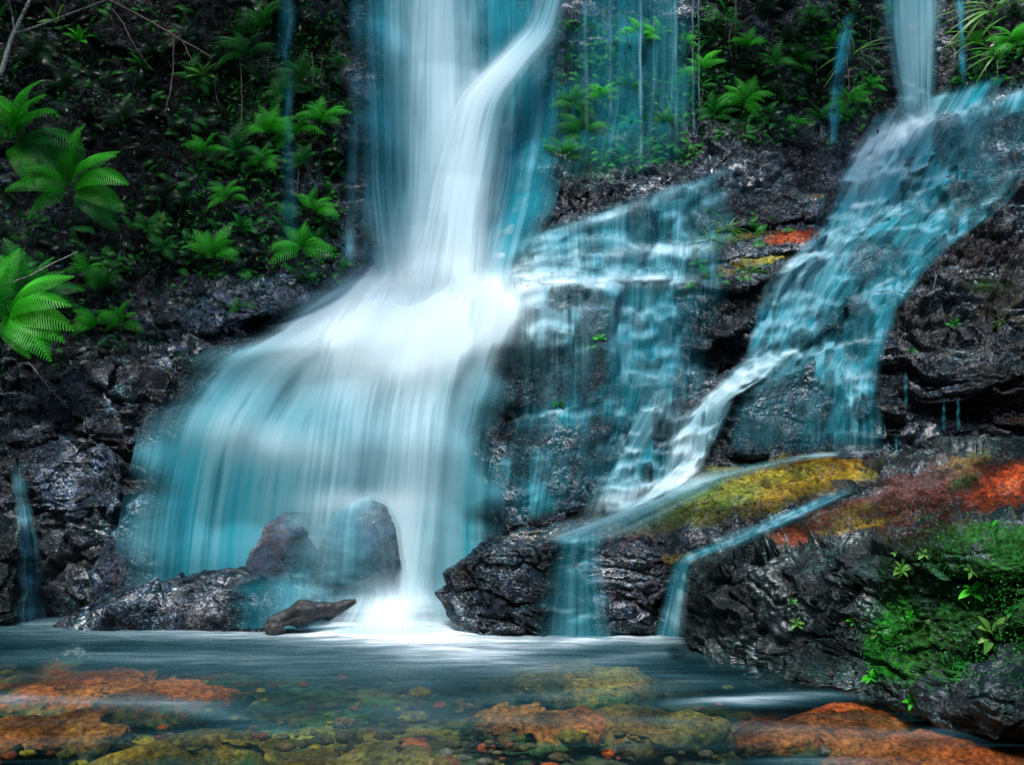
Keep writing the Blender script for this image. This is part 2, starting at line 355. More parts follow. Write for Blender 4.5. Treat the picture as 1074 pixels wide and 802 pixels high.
def rockify(G, blocks=0.16, rough=0.075, fine=0.028, bs=(0.95, 1.7), seed=0, ridge=0.05, skip=None, strata=0.06):
    """push a surface about like broken, bedded rock: offset along the normal"""
    N = grid_normals(G); sgn = np.where(N[..., 1] > 0, -1.0, 1.0)[..., None]; N = N * sgn if skip is None else N
    p = G.reshape(-1, 3); wq = np.stack([fbm(p * 1.3 + 5, 3), fbm(p * 1.3 + 50, 3)], -1)
    x = p[:, 0] + 0.45 * p[:, 1] + wq[:, 0] * 0.55; z = p[:, 2] + 0.12 * p[:, 0] + wq[:, 1] * 0.35
    f1, f2, cid, ox, oy = worley(x * bs[0], z * bs[1], seed)
    f1b, f2b, cidb, oxb, oyb = worley(x * bs[0] * 2.7 + 9, z * bs[1] * 2.7, seed + 40)
    h = blocks * (cid - 0.5) + blocks * 0.3 * (cidb - 0.5)
    h += blocks * (((cid * 7.3) % 1 - .5) * 1.5 * ox + ((cid * 13.7) % 1 - .35) * 1.5 * oy) + blocks * .5 * (((cidb * 7.3) % 1 - .5) * 1.6 * oxb + ((cidb * 13.7) % 1 - .35) * 1.6 * oyb)
    h -= blocks * 0.38 * (1 - sstep(0.0, 0.10, f2 - f1)) + blocks * 0.14 * (1 - sstep(0.0, 0.16, f2b - f1b))
    h += rough * fbm(p * 2.6, 4) + ridge * fbm(p * np.array([4, 4, 9]), 3, 0.5, True) * 0.6 + fine * 1.5 * fbm(p * 13, 4, 0.7)
    sz = (p[:, 2] + .10 * p[:, 0] + .05 * p[:, 1]) * 5.2 + 1.1 * fbm(p * np.array([.9, .9, 1.6]) + 31, 4); fr = sz - np.floor(sz)
    lay = ((np.floor(sz) * 0.618) % 1); wgt = strata * sstep(-.25, .35, fbm(p * .8 + 77, 3)) * (.3 + .9 * lay)
    h += wgt * (fr ** .7 * (1 - sstep(.93, 1.0, fr)) - .45)
    return G + N * h.reshape(G.shape[:2])[..., None]
G = rockify(G, seed=3, strata=.13)
CLIFF_G = G
cliff = new_mesh('cliff', G.reshape(-1, 3), grid_faces(len(vs), len(us)), M_CLIFF)
tag(cliff, kind='structure')
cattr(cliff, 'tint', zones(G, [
 (80,110,300,190,0,NEAR_BLACK,.9),(40,330,140,60,0,NEAR_BLACK,.85),(300,130,70,140,0,NEAR_BLACK,.5),(830,70,110,75,0,NEAR_BLACK,.7),(1050,60,60,70,0,NEAR_BLACK,.8),  # near-black zones paint the shade of the fern walls into the rock
 (650,90,90,80,0,TEALM,.7),(620,150,60,50,0,MOSS,.7),(700,100,40,70,0,MOSS,.5),(300,60,60,50,0,MOSS,.35),
 (790,300,60,60,0,NEAR_BLACK,.6),(800,215,70,30,0,NEAR_BLACK,.25),(825,252,36,7,8,ORANGE,.75),(770,247,40,6,8,OLIVE,.8),(805,262,38,5,6,YELLOW,.75),(760,256,40,8,10,MOSS,.8),(790,275,40,4,4,OLIVE,.7),
 (990,225,60,16,20,OLIVE,.75),(1000,245,40,12,20,MOSS,.4),(90,500,110,110,0,(.055,.07,.085),.45),(110,385,110,16,-6,(.06,.08,.1),.5),(40,600,60,60,0,(.05,.065,.075),.4),(850,370,40,8,12,MOSS,.6),(780,100,60,40,0,MOSS,.5),(240,90,40,60,0,MOSS,.3)]))

# added wooded bank, unseen behind the viewer, to block all but overhead light
th = np.linspace(R(-20), R(200), 90); hh = np.linspace(0, 1, 40)
TH, HH = np.meshgrid(th, hh); rad = 11.5 + 3.0 * HH + 0.9 * fbm(np.stack([TH.ravel() * 5, HH.ravel() * 9, HH.ravel() * 0], -1), 4).reshape(TH.shape)
Bk = np.stack([np.cos(TH) * rad, 4.0 - np.sin(TH) * rad, -1 + HH * (15 + 2.5 * np.sin(TH * 7))], -1)
bank = new_mesh('sky_blocking_bank', Bk.reshape(-1, 3), grid_faces(40, 90), None); tag(bank, kind='structure')
kb = NT('sky_blocker_green'); nb_ = kb.noise(kb.n('ShaderNodeNewGeometry').outputs['Position'], 3, 6, .7)
pb = kb.n('ShaderNodeBsdfPrincipled'); kb.set(pb.inputs['Base Color'], kb.mix(kb.ramp(nb_, [(.4, 0.), (.6, 1.)]), (.01, .02, .012), (.035, .075, .03))); pb.inputs['Roughness'].default_value = .8
kb.t.links.new(pb.outputs[0], kb.out.inputs[0]); bank.data.materials.append(kb.m)

# ------------------------------------------------------------------ rocks
def rock(name, poly, ctrl, label, cat='rock', group=None, mat=None, thick=0.8, edge=30, zl=(), rk=None, nA=220, nR=70, center=None, kind=None, steps=()):
    poly = np.array(poly, float); ctr = np.array(center if center else poly.mean(0), float)
    cl = np.concatenate([poly, poly[:1]]); seg = np.linalg.norm(np.diff(cl, axis=0), axis=1); L = np.concatenate([[0], np.cumsum(seg)])
    t = np.linspace(0, L[-1], nA, endpoint=False)
    B = np.stack([np.interp(t, L, cl[:, 0]), np.interp(t, L, cl[:, 1])], -1)
    for _ in range(2): B = 0.5 * B + 0.25 * np.roll(B, 1, 0) + 0.25 * np.roll(B, -1, 0)
    jit = fbm(np.stack([B[:, 0] / 22, B[:, 1] / 22, B[:, 0] * 0 + len(poly)], -1), 3)
    rad = np.linalg.norm(B - ctr, axis=1); B = ctr + (B - ctr) * (1 + jit * 4.0 / np.maximum(rad, 10))[:, None]
    sr = np.linspace(0.01, 1, nR) ** 0.85
    UVg = ctr + sr[:, None, None] * (B - ctr)[None]
    f = rbf(ctrl) if len(ctrl) > 3 else (lambda a, b: np.full(np.shape(a), ctrl[0][2]))
    Y = f(UVg[..., 0], UVg[..., 1])
    for pl, dz in steps:
        pl = np.array(pl, float); lv = np.interp(UVg[..., 0], pl[:, 0], pl[:, 1]) + fbm(np.stack([UVg[..., 0].ravel() / 30, UVg[..., 0].ravel() * 0, UVg[..., 0].ravel() * 0], -1), 3).reshape(nR, nA) * 6
        d = UVg[..., 1] - lv; fade = sstep(pl[0, 0] - 20, pl[0, 0] + 20, UVg[..., 0]) * (1 - sstep(pl[-1, 0] - 20, pl[-1, 0] + 20, UVg[..., 0])); stp = sstep(-5, 3, d)
        Y = Y + fade * dz * (.5 * np.exp(-np.clip(-d, 0, None) / 40) * (1 - stp) - .5 * np.exp(-np.clip(d, 0, None) / 45) * stp)
    dist = (1 - sr)[:, None] * np.minimum(rad, 120)[None]; q = np.clip(1 - dist / edge, 0, 1)
    pxm = Y.mean() / FPX
    Y = Y + edge * pxm * 0.9 * (1 - np.sqrt(np.clip(1 - q * q, 0, 1)))
    front = P(UVg[..., 0], UVg[..., 1], Y)
    kw = dict(blocks=0.07, rough=0.05, fine=0.022, bs=(1.7, 2.4), ridge=0.03, strata=.015); kw.update(rk or {})
    front = rockify(front, seed=len(label), **kw)
    last = front[-1]; cen = last.mean(0); rings = []
    for k in range(1, 8):                      # the back closes the rock
        a = k / 7; rings.append(last + (cen - last) * (1 - math.sqrt(1 - a * a)) * 0.98 + np.array([0, thick * math.sin(a * math.pi / 2), 0]))
    A = np.concatenate([front, np.stack(rings)], 0)
    o = new_mesh(name, A.reshape(-1, 3), grid_faces(A.shape[0], nA, True), mat or M_ROCK)
    cattr(o, 'tint', zones(A, zl)); tag(o, label, cat, group, kind)
    ROCKS.append(o); return o
ROCKS = []
def flat(Y): return [(0, 0, Y), ]
def tilt(u0, v0, Yt, Yb, vt, vb, lean=0.0):    # simple lean: depth at the top and at the bottom
    return [(u0 - 150, vt, Yt - lean), (u0 + 150, vt, Yt + lean), (u0 - 150, vb, Yb - lean), (u0 + 150, vb, Yb + lean)]

rock('rock_ledge', [(457,618),(468,596),(498,569),(560,556),(620,548),(680,520),(740,492),(800,480),(860,472),(915,467),(960,480),(960,560),(820,640),(735,674),(640,672),(560,673),(490,674),(468,655)],
 [(490,668,8.95),(600,667,8.95),(700,665,8.98),(460,615,9.25),(520,572,9.12),(600,566,9.05),(670,572,9.0),(722,590,8.8),(640,548,9.45),(700,522,9.65),(760,500,9.8),(850,480,10.0),(910,474,10.05),
  (690,552,9.25),(740,535,9.3),(800,520,9.35),(850,510,9.45),(900,500,9.5),(760,568,9.05),(820,548,9.1),(900,522,9.3),(560,620,8.95),(660,620,8.92)],
 'long wet rock ledge with yellow-green moss on its top beside the pool', 'rock ledge', center=(690,590), thick=0.9, edge=16, nA=440, nR=140, rk=dict(blocks=0.11, bs=(1.5,3.2), strata=.09), steps=[([(462,600),(520,572),(600,566),(670,570),(720,590)],.25),([(480,640),(560,636),(690,640)],.12),([(700,545),(760,530),(840,520),(900,500)],.15)],
 zl=[(790,512,140,34,14,(.08,.13,.02),.9),(800,508,115,26,14,OLIVE,.95),(840,500,80,20,12,YELLOW,1.0),(770,512,40,12,18,YELLOW,.8),(870,486,45,12,8,(.5,.28,.02),.5),(770,520,45,14,20,(.12,.26,.03),.8),(850,492,40,8,10,(.14,.28,.03),.6),(720,528,30,10,25,(.10,.22,.03),.7),(760,500,40,16,20,OLIVE,.9),(700,532,50,14,25,OLIVE,.8),(690,545,30,10,20,MOSS,.5),(735,515,30,10,20,BRIGHTMOSS,.3),(870,520,40,8,18,PALE,.5),(715,585,22,7,5,YELLOW,.95),(660,600,60,50,0,PALE,.35),(560,560,60,8,0,OLIVE,.4),(480,600,25,30,0,OLIVE,.25)])
rock('boulder', [(722,640),(728,598),(748,577),(810,550),(870,526),(920,506),(950,482),(1000,468),(1074,460),(1200,455),(1300,480),(1330,600),(1300,800),(1150,830),(1074,776),(1000,764),(930,737),(870,726),(800,712),(745,698),(724,678)],
 [(725,640,8.2),(730,600,8.35),(760,582,8.2),(745,690,8.0),(800,600,7.8),(800,702,7.55),(870,565,7.5),(870,640,7.15),(870,720,6.9),(940,552,7.2),(940,640,6.7),(935,734,6.5),(1010,540,6.85),(1010,640,6.2),(1000,758,5.9),(1074,540,6.6),(1074,640,5.9),(1074,770,5.7),
  (800,562,8.3),(830,548,8.5),(880,530,8.65),(930,502,8.9),(960,490,9.0),(1000,475,9.2),(1074,465,9.2),(1040,515,7.7),(950,525,7.9),(1300,480,8.2),(1300,640,5.6),(1300,780,5.2),(1180,640,5.7)],
 'huge dark mossy boulder with a rust-orange top at the right of the pool', 'boulder', mat=M_MOSSY, center=(1000,610), thick=1.6, edge=20, nA=560, nR=220, rk=dict(blocks=0.17, rough=0.11, fine=0.035, bs=(1.5,1.5), strata=.03), steps=[([(735,592),(800,575),(870,558),(930,548),(1000,536),(1074,530),(1300,520)],.55),([(985,700),(1020,690),(1074,650),(1200,620)],.25),([(860,660),(880,640),(900,600)],.1)],
 zl=[(1000,640,130,110,0,(.012,.05,.034),.45),(780,640,60,60,0,(.02,.045,.04),.35),(1030,515,110,34,22,(.11,.036,.02),.75),(1062,508,56,22,25,ORANGE,.95),(960,515,80,26,20,(.12,.035,.018),.9),(860,550,80,18,22,(.13,.05,.02),.8),(815,566,26,10,10,RUST,.8),(930,515,30,10,25,PALE,.2),(905,535,30,8,15,OLIVE,.5),(1010,505,20,8,20,MOSS,.6),(900,552,40,5,14,YELLOW,.8),(835,565,20,10,0,ORANGE,.6),(980,500,45,14,30,PALE,.22),(1020,480,40,10,20,OLIVE,.6),(960,480,50,10,10,NEAR_BLACK,.5),
  (1040,560,60,18,0,MOSS,.8),(930,680,26,34,10,BRIGHTMOSS,1.0),(950,645,20,16,0,BRIGHTMOSS,.8),(1030,690,50,16,35,BRIGHTMOSS,.75),(1000,640,80,50,0,MOSS,.75),(1060,620,50,70,0,MOSS,.8),(985,690,50,40,0,MOSS,.6),(1010,590,90,30,0,MOSS,.5),(890,600,40,50,0,TEALM,.35),(870,700,26,30,0,TEALM,.45),(980,620,25,25,0,TEALM,.4),(850,590,30,26,0,TEALM,.45),(760,640,40,60,0,NEAR_BLACK,.4),(830,700,40,20,0,TEALM,.3)])
rock('rock', [(983,745),(996,715),(1035,692),(1074,664),(1130,650),(1190,700),(1190,810),(1074,778),(1010,768)], [(985,745,5.75),(1000,715,5.85),(1074,670,5.75),(1074,772,5.45),(1020,766,5.65),(1180,700,5.4),(1180,790,5.1),(1040,730,5.5)],
 'dark wet rock in the bottom right corner against the mossy boulder', mat=M_MOSSY, thick=0.6, edge=34, rk=dict(blocks=0.05, rough=0.06, bs=(2.5,2.5)), zl=[(1000,700,40,10,35,BRIGHTMOSS,.7),(1040,740,50,40,0,TEALM,.35)])
rock('boulder', [(333,605),(338,562),(351,536),(380,522),(404,527),(415,550),(419,592),(412,630),(400,662),(345,662),(332,640)], [(340,540,9.75),(410,540,9.75),(335,640,9.55),(415,640,9.6),(375,590,9.35)],
 'rounded grey boulder at the foot of the main waterfall, right one of the pair', 'boulder', 'boulders at the foot of the main waterfall', M_SMOOTH, 0.7, 40, rk=dict(blocks=0.02, rough=0.03, fine=0.008))
rock('boulder', [(253,600),(262,575),(278,548),(296,532),(320,530),(342,545),(352,590),(350,662),(262,662),(252,630)], [(270,560,9.85),(330,545,9.9),(262,640,9.6),(340,640,9.7),(300,600,9.55)],
 'pointed brown-grey boulder under the main waterfall, left one of the pair', 'boulder', 'boulders at the foot of the main waterfall', M_SMOOTH, 0.7, 40, rk=dict(blocks=0.02, rough=0.03, fine=0.008), zl=[(285,565,26,30,0,(0.19,0.18,0.20),.5)])
rock('rock', [(53,658),(72,644),(92,636),(120,620),(165,607),(210,599),(262,597),(318,603),(342,614),(346,640),(300,668),(200,672),(100,672),(58,668)], [(60,655,9.35),(120,625,9.5),(200,602,9.6),(300,606,9.6),(100,668,9.2),(200,666,9.15),(330,650,9.2),(240,630,9.3)],
 'long low dark rock lying at the pool edge left of the boulders', mat=M_ROCK, thick=0.5, edge=26, nA=320, nR=90, rk=dict(blocks=0.035, rough=0.03, fine=.012, bs=(2.2,3.5), strata=0, ridge=.01))
# outcrops between the falls
OUT = 'rock outcrops between the cascades'
rock('rock_outcrop', [(526,402),(534,372),(548,352),(600,346),(640,350),(628,398),(612,428),(560,434),(531,425)], tilt(580,0,10.5,10.3,350,430), 'squat wet block midway down, right beside the main fall', 'rock', OUT, thick=.6, edge=16)
rock('rock_outcrop', [(571,310),(598,294),(612,303),(602,320),(582,326)], tilt(590,0,10.72,10.65,295,326), 'small tilted stone block at the top of the outcrop beside the main fall', 'rock', OUT, thick=.3, edge=9, nA=120, nR=40)
rock('rock_outcrop', [(603,350),(612,318),(630,300),(648,305),(640,340),(642,385),(626,430),(606,425),(598,385)], tilt(620,0,10.55,10.28,300,430), 'tall narrow dark rock column right of the squat wet block', 'rock', OUT, thick=.5, edge=12)
rock('rock_outcrop', [(508,448),(540,438),(590,432),(640,424),(648,440),(622,480),(612,540),(580,566),(530,560),(512,510)], tilt(570,0,10.2,9.85,430,560), 'broad dark rock mass above the left end of the rock ledge', 'rock', OUT, thick=.8, edge=22, nA=260, nR=90)
rock('rock_outcrop', [(670,428),(682,412),(720,400),(770,392),(764,430),(735,465),(710,505),(688,508),(674,470)], tilt(715,0,10.42,10.05,400,505), 'dark leaning rock between the middle cascade and the right-hand stream', 'rock', OUT, thick=.6, edge=16)
rock('rock_outcrop', [(763,432),(772,408),(800,388),(840,378),(880,382),(895,410),(892,450),(884,476),(800,482),(764,478)], tilt(825,0,10.4,10.0,385,480), 'dark dripping rock face between the two arms of the right cascade', 'rock', OUT, thick=.7, edge=20, nA=260, nR=90, zl=[(850,380,45,8,8,MOSS,.7)])
rock('rock_outcrop', [(864,308),(878,276),(900,246),(945,226),(976,236),(962,272),(925,300),(890,312)], tilt(915,0,11.55,11.1,235,305), 'rounded dark rock parting the upper right cascade', 'rock', OUT, thick=.6, edge=22)
rock('rock_outcrop', [(975,150),(985,122),(1003,120),(1012,140),(1008,172),(985,178)], tilt(990,0,12.3,12.1,120,175), 'small dark rock just right of the white lip under the right fall', 'rock', OUT, thick=.5, edge=14, nA=140, nR=50)
rock('rock_outcrop', [(1005,130),(1040,104),(1090,90),(1130,110),(1110,200),(1040,205),(1010,180)], tilt(1060,0,12.0,11.4,100,200), 'black broken rock at the right edge below the upper ferns', 'rock', OUT, thick=.7, edge=20)
rock('stone', [(829,356),(833,346),(842,342),(851,346),(853,356),(846,364),(834,364)], tilt(841,0,10.62,10.55,340,365), 'small round dark stone standing in the right cascade', 'stone', thick=.2, edge=12, nA=90, nR=30, rk=dict(blocks=0.01, rough=0.02, fine=0.012))
rock('rock_outcrop', [(918,420),(926,360),(945,312),(975,270),(1010,232),(1074,165),(1200,140),(1240,300),(1220,490),(1074,478),(1000,474),(940,468)],
 [(930,420,10.3),(930,350,10.5),(980,275,10.9),(1074,180,11.3),(1060,300,10.5),(1000,380,10.15),(1000,400,9.95),(1074,390,9.85),(1000,450,10.1),(1074,460,9.9),(1220,200,10.6),(1220,450,9.2)],
 'tall black layered rock bluff at the right edge of the falls', 'rock', OUT, M_CLIFF, 0.9, 18, rk=dict(blocks=0.20, rough=0.08, bs=(1.6,3.4), ridge=.07, strata=.32), nA=420, nR=140,
 zl=[(985,222,40,14,25,OLIVE,.8),(1000,440,60,30,0,NEAR_BLACK,.7),(1000,330,60,40,0,NEAR_BLACK,.3),(1040,260,60,40,0,(.05,.03,.018),.6),(1060,420,50,30,0,(.05,.03,.018),.6),(930,410,26,8,0,PALE,.8),(1040,300,30,10,0,MOSS,.5),(1060,330,40,20,0,OLIVE,.3)])
BD = 'bedded slabs between the middle and right cascades'
rock('bedded_rock', [(728,262),(750,250),(800,240),(855,236),(866,246),(850,262),(790,270),(735,276)], tilt(795,0,11.75,11.3,238,274), 'upper bedded slab with an orange stain between the cascades', 'rock', BD, M_CLIFF, .6, 7, [(828,249,34,8,6,ORANGE,1.0),(780,248,40,6,8,OLIVE,.8)], rk=dict(blocks=.06, strata=.05))
rock('bedded_rock', [(732,290),(760,276),(800,262),(838,262),(846,272),(830,288),(790,300),(738,304)], tilt(790,0,11.5,11.0,262,304), 'middle bedded slab with an olive-yellow top beside the grass tuft', 'rock', BD, M_CLIFF, .6, 7, [(805,270,38,8,10,YELLOW,.8),(770,280,34,8,16,OLIVE,.9)], rk=dict(blocks=.06, strata=.05))
rock('bedded_rock', [(728,225),(760,208),(820,200),(868,205),(862,226),(800,238),(735,244)], tilt(795,0,11.95,11.6,202,244), 'grey topmost bedded slab under the fern wall between the cascades', 'rock', BD, M_CLIFF, .6, 8, [(850,206,20,4,0,OLIVE,.7)], rk=dict(blocks=.07, strata=.06))
rock('bedded_rock', [(735,320),(760,304),(800,298),(812,310),(795,340),(760,352),(736,348)], tilt(775,0,11.3,10.9,300,350), 'dark lowest bedded slab left of the right cascade', 'rock', BD, M_CLIFF, .6, 10, [(790,290,30,8,6,NEAR_BLACK,.6)], rk=dict(blocks=.08, strata=.08))
# left side
LR = 'wet rocks left of the main fall'
rock('rock_outcrop', [(20,470),(60,456),(100,462),(118,500),(112,530),(80,548),(50,530),(28,500)], tilt(70,0,10.25,10.02,460,545), 'wedge-shaped wet rock face in the left cliff under dark ferns', 'rock', LR, M_PALE, thick=.5, edge=14, rk=dict(blocks=.04))
rock('rock_outcrop', [(105,420),(118,406),(165,404),(172,440),(170,500),(150,480),(128,462),(110,440)], tilt(140,0,10.4,10.15,405,490), 'pale grey upright block at the left edge of the white curtain', 'rock', LR, M_PALE, thick=.5, edge=12, rk=dict(blocks=.04), zl=[(140,430,30,30,0,PALE,.4)])
rock('rock_outcrop', [(92,470),(108,462),(124,490),(126,530),(112,545),(100,520)], tilt(110,0,10.1,10.0,462,540), 'narrow curved slab split from the wedge-shaped rock', 'rock', LR, M_PALE, thick=.4, edge=10, nA=140, nR=50)
rock('rock_outcrop', [(118,560),(140,520),(165,505),(178,540),(176,662),(100,668),(92,600)], tilt(140,0,10.1,9.85,510,660), 'speckled grey rock foot standing in the pool left of the curtain', 'rock', LR, M_PALE, thick=.5, edge=18, rk=dict(blocks=.05), zl=[(140,600,40,50,0,PALE,.35)])
rock('rock_outcrop', [(60,400),(90,384),(140,372),(200,372),(214,380),(205,402),(150,408),(80,418)], tilt(135,0,10.75,10.5,372,415), 'flat dark ledge stone capping the left cliff below the ferns', 'rock', LR, M_PALE, thick=.6, edge=12)
rock('rock_outcrop', [(190,345),(205,318),(262,296),(340,284),(360,283),(361,300),(320,318),(260,336),(205,352)], tilt(275,0,11.5,11.15,285,345), 'long grey shelf rock left of where the main fall lands', 'rock', LR, M_PALE, thick=.6, edge=12, rk=dict(blocks=.09, bs=(1.4,3)))
rock('boulder', [(-40,560),(-10,540),(12,545),(22,565),(18,590),(14,662),(-40,665)], tilt(-10,0,9.7,9.5,540,660), 'black rounded boulder cut by the left edge of the photo', 'boulder', thick=.6, edge=24, mat=M_MOSSY)

BK = 'dark blocks standing in the cascades'
for (u, v, a, b, ln, lb) in [(672, 230, 9, 21, 0, 'dark narrow block in the top step of the middle cascade'),
  (733, 226, 10, 15, 2, 'block at the right end of the top step of the middle cascade'),
  (736, 338, 11, 26, 0, 'black block at the right edge of the middle cascade'),
  (642, 456, 12, 17, 3, 'block between the rock column and the leaning rock'),
  (906, 340, 9, 24, -8, 'long dark wedge between the two right-hand streams'),
  (868, 330, 10, 14, -3, 'dark block left of the long wedge in the right cascade'),
  (1012, 196, 14, 9, 6, 'dark block at the right rim of the right cascade'),
  (905, 425, 8, 14, 0, 'slim dark block at the foot of the right stream')]:
    y = float(np.interp(0, [0, 1], [CLIFF_G[np.argmin(abs(vs - v)), np.argmin(abs(us - u)), 1], 0])); rd = random.Random(u * 7 + v)
    a *= 1.3; b *= 1.15
    poly = [(u + a * math.cos(t_) * rd.uniform(.8, 1.15) * (abs(math.cos(t_)) ** -.25 if abs(math.cos(t_)) > .15 else 1) - ln * math.sin(t_), v + b * math.sin(t_) * rd.uniform(.82, 1.1)) for t_ in np.linspace(0, 2 * math.pi, 11)[:-1]]
    rock('rock_block', poly, [(u - a, v - b, y - .06), (u + a, v - b, y - .05), (u - a, v + b, y - .2), (u + a, v + b, y - .22)], lb, 'rock', BK, M_ROCK, .5, 6, nA=90, nR=34, rk=dict(blocks=.09, rough=.04, fine=.025, bs=(4, 5), strata=.05))

# ------------------------------------------------------------------ ray casting onto the rocks
def bvh_of(objs):
    Vs, Fs, off = [], [], 0
    for o in objs:
        me = o.data; co = np.empty(len(me.vertices) * 3, np.float32); me.vertices.foreach_get('co', co); Vs.append(co.reshape(-1, 3))
        fi = np.empty(len(me.loops), np.int32); me.loops.foreach_get('vertex_index', fi); Fs.append(fi.reshape(-1, 4) + off); off += len(me.vertices)
    return BVHTree.FromPolygons(np.concatenate(Vs).tolist(), np.concatenate(Fs).tolist())
TREE = bvh_of([cliff] + ROCKS)
TREE_CLIFF = bvh_of([cliff] + [r_ for r_ in ROCKS if r_.name.startswith('rock_outcrop')])
def hit(u, v, tree=None):
    d = P(u, v, 1.0) - CAM; d = Vector(d).normalized()
    loc, nor, idx, dist = (tree or TREE).ray_cast(Vector(CAM), d, 60)
    if loc is None: return None, None
    if nor.dot(d) > 0: nor = -nor
    return loc, nor

# ------------------------------------------------------------------ falling water
# how thick (white) the water runs: u, v, ru, rv, angle, strength -- traced on the falls
CORE = [(452,336,125,42,6,.75),(455,332,80,34,5,.9),(440,300,50,60,0,.55),(478,190,34,100,-8,.55),(530,70,44,16,38,.6),(452,20,30,80,0,.42),(465,130,40,80,0,.2),(410,420,70,70,20,.32),(360,380,60,30,15,.25),(440,520,34,130,0,.30),(330,345,70,22,25,.28),
 (340,560,40,60,0,.15),(400,645,60,20,0,.8),(420,600,20,60,0,.55),(300,470,70,16,-12,.3),(250,450,50,30,-16,.22),(540,300,40,14,16,.5),(525,262,18,50,10,.4),
 (700,262,60,5,3,.5),(650,296,70,5,0,.55),(640,225,60,5,18,.4),(940,140,34,10,28,.95),(900,170,22,22,30,.5),(960,50,20,60,0,.3),(830,280,40,20,25,.35),(760,410,50,10,30,.45),(720,470,18,36,20,.5),(640,530,60,9,18,.6),(700,505,60,8,18,.5),(880,475,40,5,4,.5),
 (720,645,14,18,0,.45),(380,525,40,10,0,.6),(335,575,22,34,10,.35)]
DRY = [(672,234,13,25,.85),(733,230,15,18,.85),(736,342,16,31,.85),(642,460,18,20,.85),(906,344,13,28,.85),(868,334,15,16,.85),(1012,200,21,10,.85),(905,429,12,16,.85),(565,392,38,34,1),(622,365,19,60,1),(590,312,18,14,1),(575,480,34,30,.8),(610,500,28,46,1),(540,470,18,22,.5),(715,452,16,44,1),(752,430,20,30,.8),(690,440,10,34,.8),(800,435,42,38,.95),(850,430,26,34,.8),(840,356,14,12,1),
 (918,272,36,26,.95),(895,345,14,34,.9),(993,148,16,28,.9),(1045,150,40,40,.9),(1000,215,24,18,.6),(672,232,12,22,.9),(722,330,14,46,.8),(725,230,14,20,.5),(668,335,10,20,.6),(730,280,10,20,.6),(560,265,16,14,.3),(640,320,9,16,.5),(760,330,30,30,.9)]
def core(u, v):
    s = 0
    for (zu, zv, ru, rv, ang, st) in CORE:
        ca, sa = math.cos(R(ang)), math.sin(R(ang)); du, dv = u - zu, v - zv
        a = (du * ca - dv * sa) / ru; b = (du * sa + dv * ca) / rv
        s = s + st * np.exp(-0.5 * (a * a + b * b) * 1.3)
    return np.clip(s, 0, 1.2)
def pline(pl, n):
    pl = np.array(pl, float); seg = np.linalg.norm(np.diff(pl, axis=0), axis=1); L = np.concatenate([[0], np.cumsum(seg)]); t = np.linspace(0, L[-1], n)
    q = np.stack([np.interp(t, L, pl[:, 0]), np.interp(t, L, pl[:, 1])], -1)
    k = max(2, n // 14); ker = np.hanning(2 * k + 1); ker /= ker.sum()
    pad = np.concatenate([q[:1] + (q[:1] - q[1:k + 1][::-1]), q, q[-1:] + (q[-1:] - q[-k - 1:-1][::-1])])
    return np.stack([np.convolve(pad[:, i], ker, 'valid') for i in (0, 1)], -1)
def blur2(a, k0, k1):
    for ax, k in ((0, k0), (1, k1)):
        if k < 1: continue
        ker = np.hanning(2 * k + 3)[1:-1]; ker /= ker.sum()
        pd = [(0, 0)] * 2; pd[ax] = (k, k); b = np.pad(a, pd, mode='edge')
        a = np.apply_along_axis(lambda r: np.convolve(r, ker, 'valid'), ax, b)
    return a
